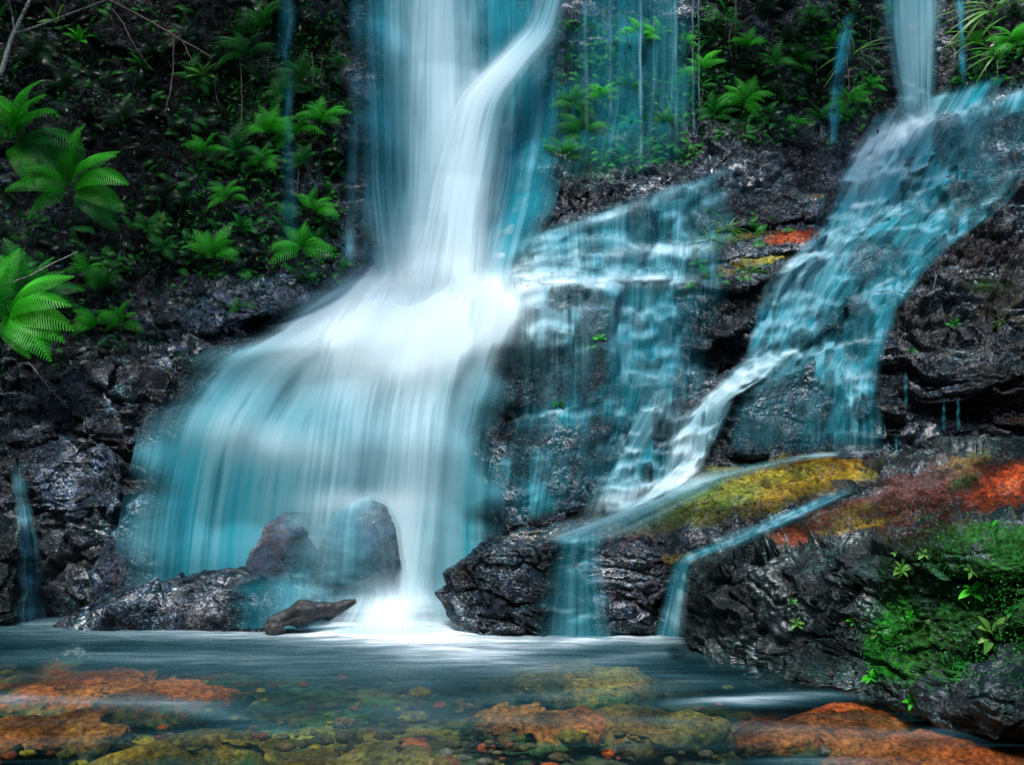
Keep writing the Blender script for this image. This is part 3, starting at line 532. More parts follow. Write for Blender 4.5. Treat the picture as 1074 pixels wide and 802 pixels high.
def veil(name, Lp, Rp, dens=0.6, parent=None, off=0.06, fall=True, nS=48, nT=120, edge=0.25, white=0.0, lip=0.5, corek=1.0, depth=None, tfade=(0.06, 0.06), sm=(2, 2), drip=0.0, seed=0, tree=None, drywt=0.6, led=1.0, wig=0.0, soft=0.05, crisp=False):
    Lq, Rq = pline(Lp, nT), pline(Rp, nT); s = np.linspace(0, 1, nS)
    if wig:
        tt = np.linspace(0, 5, nT); wq = wig * fbm(np.stack([tt + seed * 3.3, tt * 0, tt * 0], -1), 4); wd_ = 1 + .5 * fbm(np.stack([tt * 1.4 + seed, tt * 0 + 4, tt * 0], -1), 3)
        mid = (Lq + Rq) / 2; Lq = mid + (Lq - mid) * wd_[:, None]; Rq = mid + (Rq - mid) * wd_[:, None]; Lq[:, 0] += wq; Rq[:, 0] += wq
    Q = Lq[:, None] * (1 - s)[None, :, None] + Rq[:, None] * s[None, :, None]
    if depth is None:
        Y = np.full((nT, nS), np.nan)
        for i in range(nT):
            for j in range(nS):
                l, _ = hit(Q[i, j, 0], Q[i, j, 1], tree)
                if l is not None: Y[i, j] = l.y
        Y = np.where(np.isnan(Y), np.nanmedian(Y), Y)
        Yr = Y.copy(); kk = 1 if crisp else 2; Ym = np.pad(Y, kk, mode='edge'); Ym = np.min([Ym[i:i + nT, j:j + nS] for i in range(2 * kk + 1) for j in range(2 * kk + 1)], axis=0)
        Y = blur2(Ym, *sm) - off; Y = np.minimum(Y, blur2(Y, 1, 1))
        Y0 = blur2(Yr, 1, 2)
        if fall:
            Y = np.minimum.accumulate(Y, axis=0); Y = blur2(Y, 2, 1)
    else:
        dv = np.array(depth, float); Y = np.interp(np.linspace(0, 1, nT), dv[:, 0], dv[:, 1])[:, None] + np.zeros((1, nS)); Y0 = Y
        bow = np.sin(np.pi * s)[None] * 0.10; Y = Y - bow
    X = P(Q[..., 0], Q[..., 1], Y)
    o = new_mesh(name, X.reshape(-1, 3), grid_faces(nT, nS), M_WATER, parent)
    du = np.linalg.norm(np.diff(X, axis=1), axis=2); wm = np.concatenate([np.zeros((nT, 1)), np.cumsum(du, 1)], 1)
    dl = np.linalg.norm(np.diff(X, axis=0), axis=2).mean(1); lm = np.concatenate([[0], np.cumsum(dl)])
    mean_w = wm[:, -1].mean(); flow = np.stack([np.broadcast_to(s[None] * mean_w, (nT, nS)) + seed * 7.3 + wm * 0, np.broadcast_to(lm[:, None], (nT, nS)), np.full((nT, nS), seed * 3.1)], -1)
    line, below, cnt = ledge_fields(Q[..., 0], Q[..., 1])
    if led == 0: line = below = cnt = np.zeros(Q.shape[:2])
    flow[..., 0] += cnt * 3.71 * (led > .3)
    vattr(o, 'flow', flow)
    t = np.linspace(0, 1, nT)[:, None]
    jag = fbm(np.stack([t.ravel() * 7 + seed, t.ravel() * 0 + 2.2, t.ravel() * 0], -1), 3)[:, None] * 0.22
    sj = s[None] + jag * (1 - 2 * s[None])
    ed = sstep(0, edge, sj) * sstep(0, edge, 1 - sj) if edge > 0 else 1
    tf = sstep(0, tfade[0], t) * sstep(0, tfade[1], 1 - t) if tfade[0] > 0 else sstep(0, tfade[1], 1 - t)
    slope = np.gradient(Y0, axis=0) / (np.maximum(np.gradient(Q[..., 1], axis=0), 0.5) * Y0 / FPX)   # horizontal run per drop
    lp = blur2(np.clip(-slope - .5, 0, 2.0) / 2.0, 1, 2)
    cr = core(Q[..., 0], Q[..., 1]) * corek
    ur_, vr_ = Q[..., 0], Q[..., 1]; dry = 0
    for (zu, zv, ru, rv, st_) in DRY: dry = dry + st_ * np.exp(-0.7 * (((ur_ - zu) / ru) ** 2 + ((vr_ - zv) / rv) ** 2) ** 1.5)
    dj = fbm(np.stack([ur_.ravel() / 16, vr_.ravel() / 20, ur_.ravel() * 0 + 8], -1), 3).reshape(nT, nS)
    dry = sstep(.25, .75, np.clip(dry, 0, 1) + dj * .45) * (dry > .08) * drywt
    clump = fbm(np.stack([(flow[..., 0] * 2.6).ravel(), (flow[..., 1] * 0.5).ravel(), np.full(nT * nS, seed + .5)], -1), 3).reshape(nT, nS)
    dn = (dens * (1 + (1.9 if crisp else 1.0) * clump) + 0.6 * cr + lip * .5 * lp + led * (.55 * line + .3 * below)) * ed * tf * (1 - dry)
    if wig: dn = dn * (.35 + .65 * sstep(-.3, .25, fbm(np.stack([t.ravel() * 7 + seed, t.ravel() * 0 + 9, t.ravel() * 0], -1), 3))[:, None])
    fattr(o, 'soft', np.full(nT * nS, soft)); fattr(o, 'dens', np.clip(dn, 0, 1)); fattr(o, 'white', np.clip(white + 0.75 * cr + lip * 0.35 * lp + led * (.5 * line + .2 * below), 0, 1.1))
    return o
def fallthing(label, cat='waterfall', group=None, at=(450, 640)):
    l, _ = hit(*at); e = empty('waterfall', l); e.matrix_world; tag(e, label, cat, group)
    return e
def adopt(e, *objs):
    for o in objs:
        o.parent = e; o.matrix_parent_inverse = Matrix.Translation(e.location).inverted()

mf = fallthing('broad white main waterfall plunging down the middle onto the boulders', at=(450, 620))
a = [veil('film', [(364,-60),(368,60),(376,200),(360,310)], [(600,-60),(600,60),(592,180),(560,300)], .62, led=0, off=.07, edge=.2, soft=.15, seed=50, nS=90, sm=(6, 6), tfade=(0, .03), corek=.3, lip=0),
     veil('curtain', [(362,-60),(366,60),(370,200),(385,320)], [(520,-60),(520,60),(520,200),(530,320)], .5, led=0, off=.16, edge=.2, soft=.1, seed=1, nS=80, white=.06, lip=0, sm=(6, 4), tfade=(0, .25)),
     veil('jet', [(575,-60),(545,25),(505,62),(462,100),(432,200),(390,365)], [(612,-60),(595,40),(570,70),(548,110),(536,200),(535,365)], .62, led=0, off=.34, edge=.48, soft=.2, seed=2, nS=50, white=.22, depth=[(0,12.6),(.2,12.45),(.35,12.2),(.6,11.9),(1,10.95)], tfade=(0, .3)),
     veil('jet', [(414,-60),(410,60),(405,200),(375,360)], [(502,-60),(500,60),(505,200),(525,360)], .72, led=0, edge=.48, soft=.3, seed=3, nS=50, white=.12, depth=[(0,12.5),(.3,12.4),(.7,11.8),(1,10.95)], tfade=(0, .3)),
     veil('side_veil', [(545,60),(535,140),(515,230),(505,285)], [(600,40),(602,120),(590,200),(565,262)], .45, led=0, off=.1, edge=.4, lip=.05, soft=.1, seed=4),
     veil('fan', [(372,268),(280,335),(200,374),(150,430),(125,540),(112,655)], [(548,262),(560,330),(540,420),(528,520),(532,662)], .95, off=.22, led=0, edge=.2, soft=.35, seed=5, nS=150, nT=170, white=.05, lip=.06, sm=(16, 9), tfade=(.16, .0), tree=TREE_CLIFF),
     veil('fan', [(380,270),(320,345),(295,430),(275,560),(250,650)], [(530,270),(522,340),(505,430),(500,540),(490,655)], .45, led=0, off=.40, edge=.25, soft=.3, seed=6, nS=100, nT=140, white=.1, lip=.05, sm=(16, 9), tfade=(.2, .08), tree=TREE_CLIFF),
     veil('overflow', [(330,505),(300,540),(285,590),(270,640)], [(420,505),(435,545),(445,600),(450,650)], .42, led=0, off=.04, edge=.48, soft=.55, seed=7, lip=.1, white=0, corek=.6, fall=False, sm=(2, 2))]
a += [veil('film', [(240,596),(236,660)], [(350,600),(352,660)], .6, led=0, edge=.48, soft=.55, seed=51, nS=30, nT=40, white=.0, tfade=(.35, .05), lip=0, depth=[(0,9.42),(.3,9.2),(1,9.02)]),
      veil('foam', [(345,585),(345,625),(300,670)], [(452,590),(470,625),(500,672)], .55, led=0, edge=.48, soft=.55, seed=52, nS=60, nT=60, white=.35, corek=.7, tfade=(.6, .1), depth=[(0,9.55),(.5,9.25),(1,8.95)])]
adopt(mf, *a)
mc = fallthing('thin stepped cascade spreading over the ledges right of the main fall', 'cascade', at=(640, 400))
a = [veil('film', [(510,255),(520,300),(525,420),(505,560)], [(775,165),(765,300),(755,400),(735,510)], .46, off=.03, edge=.22, crisp=True, seed=8, nS=150, nT=200, lip=.4, sm=(1, 1), corek=.8),
     veil('upper_step', [(515,262),(530,300)], [(770,172),(755,296)], .40, off=.05, edge=.25, crisp=True, seed=9, nS=120, nT=60, lip=.4, white=.04, sm=(1, 2)),
     veil('step_stream', [(625,300),(622,370),(640,430),(625,480),(600,545)], [(735,296),(730,380),(690,420),(690,470),(672,540)], .34, off=.05, edge=.25, crisp=True, seed=10, drywt=.5, nS=80, lip=.4, sm=(1, 1)),
     veil('lower_stream', [(660,385),(668,430),(640,470),(612,530)], [(720,385),(705,420),(680,470),(668,535)], .5, off=.07, edge=.35, seed=11, drywt=.2, white=.15, lip=.6)]
adopt(mc, *a)
rf = fallthing('right-hand waterfall dropping and winding down stepped rock to the ledge', at=(800, 380))
a = [veil('plunge', [(917,-60),(922,40),(935,90),(940,130)], [(995,-60),(992,40),(985,90),(985,130)], .6, off=.16, edge=.3, seed=12, nS=50, tfade=(0, .15), white=.08, sm=(5, 4)),
     veil('cascade', [(925,112),(878,180),(845,250),(797,300),(780,380)], [(1060,70),(1015,150),(990,205),(930,255),(850,368)], .6, off=.055, edge=.18, crisp=True, seed=13, nS=100, nT=220, lip=.4, white=.03, sm=(1, 2)),
     veil('cascade', [(930,120),(905,180),(860,262),(815,300),(795,370)], [(1000,110),(960,165),(930,225),(870,290),(840,360)], .42, off=.10, edge=.3, seed=14, nS=60, nT=140, lip=.35, white=.08),
     veil('lower_stream', [(790,360),(745,405),(705,450),(690,505),(640,545)], [(850,362),(815,392),(775,415),(745,480),(730,505)], .62, off=.07, edge=.28, seed=15, drywt=0, nS=60, nT=140, lip=.6, white=.18),
     veil('side_stream', [(940,225),(890,320),(868,400),(862,478)], [(1030,195),(945,300),(925,400),(932,478)], .5, off=.06, edge=.25, crisp=True, seed=16, nS=70, nT=200, lip=.45, white=.03, sm=(1, 1)),
     veil('film', [(990,110),(960,200),(880,290),(765,420),(760,480)], [(1130,60),(1070,200),(970,290),(910,400),(885,478)], .42, off=.03, edge=.15, crisp=True, seed=17, nS=90, nT=160, lip=.4, sm=(1, 1))]
adopt(rf, *a)
lw = fallthing('foaming sheet of water sliding along the mossy rock ledge', 'stream', at=(640, 560))
adopt(lw, veil('sheet', [(548,562),(618,532),(685,500),(760,488),(850,474),(930,468)], [(608,578),(670,562),(715,540),(770,505),(850,482),(925,478)], .36, off=.03, led=0, edge=.48, seed=18, fall=False, nS=30, white=.12, lip=.1, sm=(1, 1), tfade=(.05, .1)))
f1 = fallthing('short curtain of water falling over the front of the rock ledge', 'waterfall', at=(600, 660))
adopt(f1, veil('curtain', [(582,560),(568,600),(555,672)], [(634,556),(640,600),(652,672)], .6, off=.05, led=0, edge=.45, seed=19, white=.05, tfade=(.08, 0)))
f2 = fallthing('small fanning fall between the rock ledge and the mossy boulder', 'waterfall', at=(710, 640))
adopt(f2, veil('chute', [(900,500),(830,532),(760,560),(705,584),(695,625),(680,668)], [(915,510),(850,540),(775,575),(728,590),(722,630),(722,672)], .5, off=.05, led=0, edge=.4, seed=20, white=.03, nT=140, tfade=(.25, .0)))
f3 = fallthing('small two-step fall on the far left rocks', 'waterfall', at=(30, 640))
adopt(f3, veil('stream', [(5,480),(12,520),(18,580),(16,655)], [(30,480),(32,520),(45,580),(50,655)], .85, off=.06, wig=3, white=.15, led=0, edge=.45, seed=21, tfade=(.15, 0)))
f4 = fallthing('tilted ribbon of water shooting from the fern wall left of the right fall', 'waterfall', at=(880, 150))
adopt(f4, veil('ribbon', [(882,14),(872,60),(866,110),(868,155)], [(900,12),(895,50),(884,110),(880,155)], .85, led=0, wig=1.5, edge=.48, seed=22, nS=24, depth=[(0,13.0),(.4,12.7),(1,12.55)]))
f5 = fallthing('faint blue veil falling over the ferns left of the main fall', 'waterfall', at=(300, 200))
adopt(f5, veil('veil', [(285,-40),(290,60),(293,150),(285,285)], [(312,-40),(312,60),(310,150),(322,285)], .4, led=0, wig=8, edge=.48, seed=23, nS=30, depth=[(0,12.1),(1,11.5)], tfade=(0, .2)))
f6 = fallthing('narrow spill running down the wall beside the main curtain', 'waterfall', at=(365, 200))
adopt(f6, veil('spill', [(360,0),(362,60),(360,140),(356,285)], [(385,0),(382,60),(378,140),(376,285)], .45, off=.08, wig=5, led=0, edge=.45, seed=24, lip=0, nS=24, white=.05, tfade=(0, .1)))
f7 = fallthing('slim stream just right of the right-hand fall', 'waterfall', at=(1008, 90))
adopt(f7, veil('stream', [(996,-40),(1003,40),(1006,95)], [(1012,-40),(1015,40),(1016,95)], .75, wig=3, led=0, edge=.45, seed=25, nS=20, depth=[(0,12.9),(1,12.5)], tfade=(0, .15)))
f8 = fallthing('wide thin veil of rain-like water over the mossy middle wall', 'waterfall', at=(640, 100))
adopt(f8, veil('veil', [(590,-60),(590,40),(588,120),(560,210)], [(735,-60),(733,40),(730,120),(735,180)], .42, off=.1, edge=.2, led=0, lip=.05, seed=26, nS=110, nT=80, sm=(4, 3), tfade=(0, .3)))
TR = 'thread-like trickles on the upper middle wall'
for k, (u0, v1, wd, dn, lb) in enumerate([(672,182,7,.8,'brightest white water thread crossing the bright fern'),(709,165,6,.7,'straight bright water thread right of the bright fern'),(727,150,4,.5,'faint water thread at the right end of the mossy wall'),
      (686,120,4,.45,'short thin thread between the two bright threads'),(615,150,6,.45,'blue trickle just right of the main jet'),(640,130,7,.45,'broad faint trickle at the middle of the mossy wall'),(733,130,3,.45,'hair-thin trickle beside the dark fern wall')]):
    t = fallthing(lb, 'trickle', TR, at=(u0, v1 - 5)); t.name = 'water_trickle'
    l, _ = hit(u0, v1 - 8); y = l.y - .1
    adopt(t, veil('thread', [(u0 - wd * .5, -60), (u0 - wd * .5, 60), (u0 - wd * .7 + 1, v1)], [(u0 + wd * .5, -60), (u0 + wd * .5, 60), (u0 + wd * .7 + 1, v1)], dn, wig=2.5, led=0, edge=.45, seed=30 + k, nS=9, nT=70, white=.25, depth=[(0, min(y, 12.75)), (1, min(y, 12.6))], tfade=(0, .12)))
DR = 'drips under the right bluff'
for k, (u0, v0, v1) in enumerate([(950,385,430),(990,415,452),(1005,412,452),(940,455,475)]):
    t = fallthing(['drip beside the right cascade, upper left of the bluff','left thread of the pair dripping in the bluff hollow','right thread of the pair dripping in the bluff hollow','short drip where the bluff meets the ledge'][k], 'trickle', DR, at=(u0, v1)); t.name = 'water_trickle'
    adopt(t, veil('thread', [(u0 - 2, v0), (u0 - 2.5, v1)], [(u0 + 2, v0), (u0 + 2.5, v1)], .5, off=.08, wig=2, led=0, edge=.45, seed=40 + k, nS=7, nT=30, tfade=(.4, .1)))

# ------------------------------------------------------------------ pool, bed
xs = np.linspace(-9, 9, 300); ys = np.concatenate([np.linspace(-3, 4.6, 40, endpoint=False), np.linspace(4.6, 10.9, 180)])
X, Yy = np.meshgrid(xs, ys)
pz = np.stack([X.ravel(), Yy.ravel(), X.ravel() * 0], -1)
bed_z = (-0.42 + 0.16 * fbm(pz * 0.9, 4) + 0.05 * fbm(pz * 4, 3)).reshape(X.shape)
bed_z -= 0.5 * (1 - sstep(3.5, 5.0, Yy))
bed = new_mesh('riverbed', np.stack([X, Yy, bed_z], -1).reshape(-1, 3), grid_faces(*X.shape)[:, ::-1].copy(), M_BED); tag(bed, kind='structure')
BG = np.stack([X, Yy, bed_z], -1)
cattr(bed, 'tint', zones(BG, [(125,716,150,26,0,(.42,.12,.03),.8),(600,702,130,26,4,(.5,.36,.04),.9),(930,745,150,20,6,ORANGE,.8),(130,778,260,14,2,YELLOW,.9),(560,748,100,16,0,RUST,.8),(560,700,160,40,0,OLIVE,.5),(950,770,190,40,0,ORANGE,.7),(60,755,60,14,0,ORANGE,.7),(450,780,160,20,0,OLIVE,.6),(60,795,120,14,0,NEAR_BLACK,.8),(300,795,100,10,0,NEAR_BLACK,.6),(230,780,60,10,0,RUST,.6)]))
def sub_rock(u, v, ru, rv_m, h, top, col, label, name='submerged_rock', cat='rock', group='rocks seen through the pool water', mat=None, st=.95):
    c = on_water(u, v, top); wx = ru * np.linalg.norm(c - CAM) / FPX
    n, m = 64, 96; th = np.linspace(0.02, math.pi * 0.62, n)[:, None]; ph = np.linspace(0, 2 * math.pi, m, endpoint=False)[None]
    A = np.stack([np.sin(th) * np.cos(ph) * wx + c[0], np.sin(th) * np.sin(ph) * rv_m + c[1], np.cos(th) * h + c[2] - h + 0 * ph], -1)
    p = A.reshape(-1, 3); dsp = 0.20 * fbm(p * 1.8 + u, 5) + 0.02 * fbm(p * 12, 3)
    A = A + dsp.reshape(n, m)[..., None] * np.array([1.6, 1.6, 0.55]) * min(1, wx / .5)
    rz_ = .05 * fbm(p * np.array([3, 3, 3]) + 5, 5, .6, True).reshape(n, m); A[..., 2] += rz_
    A[..., 2] = np.minimum(A[..., 2], max(top, -0.02) + (0.02 if top > 0 else -0.015) + 0.25 * (A[..., 2] - top)) if top > -0.2 else A[..., 2]
    A[..., 2] = np.minimum(A[..., 2], -0.035)
    col = tuple(min(.9, c_ * 1.5) for c_ in col)
    o = new_mesh(name, A.reshape(-1, 3), grid_faces(n, m, True), mat or M_BED)
    al = 1.1 * st * (1 - .85 * sstep(.22, .56, th / math.pi)) * np.ones((1, m)) + .35 * fbm(p * 2.4 + 3, 3).reshape(n, m)
    cattr(o, 'tint', np.concatenate([np.broadcast_to(np.array(col), (n * m, 3)), np.clip(al, 0, 1).reshape(-1, 1)], 1)); tag(o, label, cat, group); return o
sub_rock(125,714,115,.5,.2,-.08,(.42,.13,.025),'large orange rock under the water at the left of the pool')
sub_rock(45,757,80,.3,.16,-.12,(.30,.13,.03),'small brown-orange rock under water at the left edge')
sub_rock(600,700,95,.6,.2,-.10,(.30,.22,.04),'yellow-brown rock under water in front of the rock ledge')
sub_rock(560,748,80,.35,.16,-.15,(.30,.12,.03),'dull orange rock under water in the middle foreground')
sub_rock(940,742,110,.4,.18,-.10,ORANGE,'reddish rock under water just below the mossy boulder')
sub_rock(1010,785,140,.4,.18,-.09,(.35,.10,.03),'broad red-orange rock under water in the right foreground')
sub_rock(860,762,90,.30,.15,-.12,(.28,.10,.03),'brown-red rock under water left of the red-orange one')
sub_rock(230,778,130,.18,.22,-.07,(.26,.20,.03),'long yellow rock under water along the bottom left')
sub_rock(420,790,90,.2,.22,-.05,(.14,.13,.03),'olive rock under water at the bottom centre')
sub_rock(680,745,80,.35,.16,-.16,(.16,.12,.03),'olive-brown rock under water left of the flat grey stone')


# gravel on the bed
def gravel(n):
    import bmesh as bm_
    b = bm_.new(); bm_.ops.create_icosphere(b, subdivisions=2, radius=1); IV = np.array([v.co[:] for v in b.verts]); IF = np.array([[v.index for v in f.verts] for f in b.faces]); b.free()
    V, F, T = [], [], []; pal = np.array([YELLOW, OLIVE, RUST, (.16, .12, .05), (.12, .11, .05), ORANGE, (.2, .18, .14)])
    for q in range(n):
        u, v = (random.uniform(-40, 1110), random.uniform(690, 830)) if q % 3 else (random.gauss(400, 170), random.uniform(768, 815))
        c = on_water(u, v, -.22); r = random.uniform(.014, .05) * (1 + 1.2 * (random.random() < .08))
        j = 1 + .22 * gnoise(IV * 1.3 + q); sc = np.array([r * random.uniform(.9, 1.5), r * random.uniform(.8, 1.2), r * random.uniform(.45, .75)])
        F.append(IF + len(V) * len(IV)); V.append(IV * j[:, None] * sc + c + (0, 0, random.uniform(-.08, .03))); T.append(np.tile(np.append(pal[random.choice([0, 1, 1, 2, 3, 3, 4, 4, 5, 6])], .9), (len(IV), 1)))
    o = new_mesh('gravel', np.concatenate(V), np.concatenate(F), M_BED); cattr(o, 'tint', np.concatenate(T)); tag(o, 'olive, brown and yellow pebbles on the bed of the pool', 'gravel', kind='stuff')
gravel(420)

# pool surface
wz = 0.010 * fbm(pz * np.array([2.2, 4.5, 1]), 4) + 0.004 * fbm(pz * np.array([7, 16, 1]), 3)
foamz = 0; ur, vr = UV(np.stack([X, Yy, X * 0], -1)); foam = np.zeros(X.shape)
FOAM = [(400,652,90,14,0,1.2),(330,662,130,7,0,.7),(60,655,90,7,0,.65),(200,667,150,5,0,.5),(440,672,70,14,-8,.7),(520,672,120,6,0,.6),(640,668,90,6,4,.6),(700,668,40,7,0,.7),(560,682,60,5,6,.35),(480,690,80,6,-6,.35),
        (130,738,90,4,-2,.5),(220,748,60,6,-12,.45),(10,734,26,6,0,.45),(330,700,160,14,0,.28),(300,745,160,12,0,.08),(420,702,230,20,0,.24),(150,688,200,12,0,.2),(640,690,110,12,4,.16),(380,760,120,6,6,.10),(640,755,120,8,0,.03),(720,712,60,5,-6,.25),(800,733,60,4,3,.95),(765,738,40,3,0,.6),(850,799,46,3,0,.7),(660,690,70,4,5,.4),(600,728,120,5,4,.28),(760,760,140,4,-3,.3),(980,768,90,3,3,.28),(480,752,120,4,-4,.26),(160,772,140,4,3,.22),(100,690,120,5,0,.3)]
for (zu, zv, ru, rv, ang, st) in FOAM:
    ca, sa = math.cos(R(ang)), math.sin(R(ang)); du, dv = ur - zu, vr - zv
    aa = (du * ca - dv * sa) / ru; bb = (du * sa + dv * ca) / rv
    foam += .62 * st * np.exp(-0.5 * (aa * aa + bb * bb))
foam *= (Yy > 4.0)
wz = wz.reshape(X.shape) + 0.03 * np.clip(foam, 0, 1.3)
pool = new_mesh('pool_water', np.stack([X, Yy, wz], -1).reshape(-1, 3), grid_faces(*X.shape)[:, ::-1].copy())
tag(pool, kind='structure'); fattr(pool, 'foam', np.clip(foam, 0, 1.3))
k = NT('pool_surface'); pos = k.n('ShaderNodeNewGeometry').outputs['Position']
fo = k.attr('foam').outputs['Fac']
sn = k.noise(k.mapping(pos, (1.1, 5.5, 1), (0, 0, R(6))), 1.6, 5, 0.6, 0.6)
fa = k.math('MULTIPLY', fo, k.maprange(sn, 0.30, 0.70, 0.55, 1.15)); fa = k.math('MINIMUM', k.math('ADD', fa, k.math('MULTIPLY', k.ramp(k.noise(k.mapping(pos, (0.55, 3.2, 1), (0, 0, R(-4))), 1.5, 6, 0.62, 0.8), [(0.46, 0.0), (0.72, 1.0)]), 0.09)), 0.97)
rip = k.math('ADD', k.noise(k.mapping(pos, (2.5, 9, 1)), 1.5, 4, 0.55, 0.4), k.math('MULTIPLY', k.noise(k.mapping(pos, (9, 26, 1)), 1.4, 3, 0.5), 0.35))
nb = k.bump(rip, 0.35, 0.06)
tp = k.n('ShaderNodeBsdfTransparent'); tp.inputs[0].default_value = (0.86, 0.95, 0.92, 1)
gl = k.n('ShaderNodeBsdfGlossy'); gl.inputs['Roughness'].default_value = 0.12; k.set(gl.inputs['Normal'], nb)
fr = k.n('ShaderNodeFresnel'); fr.inputs[0].default_value = 1.33; k.set(fr.inputs['Normal'], nb)
m1 = k.n('ShaderNodeMixShader'); k.set(m1.inputs[0], k.math('MULTIPLY', fr.outputs[0], 0.10)); k.t.links.new(tp.outputs[0], m1.inputs[1]); k.t.links.new(gl.outputs[0], m1.inputs[2])
df = k.n('ShaderNodeBsdfDiffuse'); k.set(df.inputs[0], k.mix(k.math('POWER', k.math('MINIMUM', fa, 1.0), 2.1), (0.032, 0.16, 0.195), (0.85, 0.92, 0.95)))
m2 = k.n('ShaderNodeMixShader'); k.set(m2.inputs[0], fa); k.t.links.new(m1.outputs[0], m2.inputs[1]); k.t.links.new(df.outputs[0], m2.inputs[2])
k.t.links.new(m2.outputs[0], k.out.inputs[0]); pool.data.materials.append(k.m)

# ------------------------------------------------------------------ mist where water lands
def mist(u, v, Y, rx, ry, rz, dens, label):
    c = P(u, v, Y); th = np.linspace(0, math.pi, 17)[:, None]; ph = np.linspace(0, 2 * math.pi, 24, endpoint=False)[None]
    A = np.stack([np.sin(th) * np.cos(ph) * rx, np.sin(th) * np.sin(ph) * ry, np.cos(th) + 0 * ph], -1); A[..., 2] *= rz
    o = new_mesh('mist', A.reshape(-1, 3), grid_faces(17, 24, True)); o.location = c
    k = NT('mist_air'); tc = k.n('ShaderNodeTexCoord').outputs['Object']
    vm = k.n('ShaderNodeVectorMath', operation='LENGTH'); k.set(vm.inputs[0], k.mapping(tc, (1 / rx, 1 / ry, 1 / rz)))
    f = k.math('SUBTRACT', 1.0, vm.outputs['Value'], True); f = k.math('MULTIPLY', f, f)
    f = k.math('MULTIPLY', f, k.maprange(k.noise(tc, 2.5, 3), 0.3, 0.7, 0.5, 1.4))
    vol = k.n('ShaderNodeVolumePrincipled'); vol.inputs['Color'].default_value = (0.93, 0.98, 1.0, 1); k.set(vol.inputs['Density'], k.math('MULTIPLY', f, dens))
    vol.inputs['Anisotropy'].default_value = 0.0
    k.t.links.new(vol.outputs[0], k.out.inputs['Volume']); o.data.materials.append(k.m); tag(o, label, 'mist', kind='stuff'); return o
mist(410, 625, 9.3, 1.4, .6, .7, 28, 'white spray hanging over the foot of the main fall')
mist(455, 322, 10.75, 1.0, .5, .75, 13, 'white spray where the main fall strikes the ledge')
mist(330, 652, 9.0, 3.8, .5, .40, 30, 'thin mist along the far edge of the pool')

# ------------------------------------------------------------------ plants
def frond_mesh(name, mat, n=15, length=1.0, width=0.42, rise=0.35, droop=0.55, sub=7, lobes=True, stalk=0.12):
    """a fern frond along +X, arching up and over; toothed leaflets left and right"""
    V, F = [], []
    def rach(t):
        return np.array([length * (t - 0.12 * t * t), 0, length * (rise * 1.6 * t - (rise * 1.6 + droop) * t * t * 0.75)])
    ts = np.linspace(0, 1, 14)
    for q in range(13):
        a, b = rach(ts[q]), rach(ts[q + 1]); r = 0.008 * length * (1 - 0.7 * ts[q]); i = len(V)
        V += [a + (0, r, 0), a - (0, r, 0), b - (0, r, 0), b + (0, r, 0), a + (0, 0, r), b + (0, 0, r)]
        F += [(i, i + 3, i + 5, i + 4), (i + 4, i + 5, i + 2, i + 1)]
    for q in range(n):
        t = stalk + (1 - stalk) * (q + 0.5) / n; o = rach(t); tn = rach(min(1, t + .02)) - rach(t - .02); tn /= np.linalg.norm(tn)
        pl = width * 0.5 * length * (math.sin(math.pi * (0.22 + 0.78 * t) ** 0.9) ** 0.8 + 0.03)
        for sgn in (-1, 1):
            dr = np.array([0, sgn, 0]) * 0.86 + tn * 0.45 + np.array([0, 0, -0.18]); dr /= np.linalg.norm(dr)
            up = np.cross(tn, dr) * sgn; wv = np.cross(up, dr); wv /= np.linalg.norm(wv); w0 = length / n * (0.42 if n > 15 else 0.32)
            m = sub
            if lobes:
                for e in range(m):
                    f0 = e / m; base = o + dr * pl * f0 + np.array([0, 0, -0.16 * pl * f0 * f0]); ll = w0 * (1 - f0 * 0.75) * random.uniform(.85, 1.15)
                    dl = pl / m
                    for s2 in (-1, 1):
                        i = len(V); tip = base + wv * s2 * ll + dr * dl * 0.75
                        V += [base, base + dr * dl * 1.2, tip + dr * dl * .2, tip - dr * dl * 0.2 + np.array([0, 0, -.01 * length])]
                        F.append((i, i + 1, i + 2, i + 3) if s2 > 0 else (i + 3, i + 2, i + 1, i))
            else:
                i = len(V); V += [o - wv * w0 * .5, o + dr * pl * .5 - wv * w0 * .7 , o + dr * pl + np.array([0, 0, -.14 * pl]), o + dr * pl * .5 + wv * w0 * .7, o + wv * w0 * .5]
                F.append((i, i + 1, i + 2, i + 3, i + 4))
    me = bpy.data.meshes.new(name); me.from_pydata([tuple(map(float, v)) for v in V], [], F); me.update(); me.materials.append(mat); return me
def leaf_mesh(name, mat, l=1.0, w=0.3, fold=0.25, curl=0.3, n=7, lobed=False):
    V, F = [], []
    for q in range(n):
        t = q / (n - 1); ww = w * 0.5 * math.sin(math.pi * min(1, t * 0.97 + .03)) ** 0.75 * (1.15 - .5 * t)
        if lobed and q % 2: ww *= .6
        z = 0.25 * t - curl * t * t
        V += [(l * t, -ww, z + ww * fold), (l * t, 0, z), (l * t, ww, z + ww * fold)]
    for q in range(n - 1):
        i = q * 3; F += [(i, i + 3, i + 4, i + 1), (i + 1, i + 4, i + 5, i + 2)]
    me = bpy.data.meshes.new(name); me.from_pydata(V, [], F); me.update(); me.materials.append(mat)
    me.polygons.foreach_set('use_smooth', np.ones(len(me.polygons), bool)); return me
def obj(name, me, parent=None):
    o = bpy.data.objects.new(name, me); C.objects.link(o); o.parent = parent; return o
FR_HI = {m: frond_mesh('frond', mm, 26, 1, .50, .30, .62, 10) for m, mm in (('s', G_SUN), ('b', G_BRIGHT), ('m', G_MID), ('d', G_DARK))}
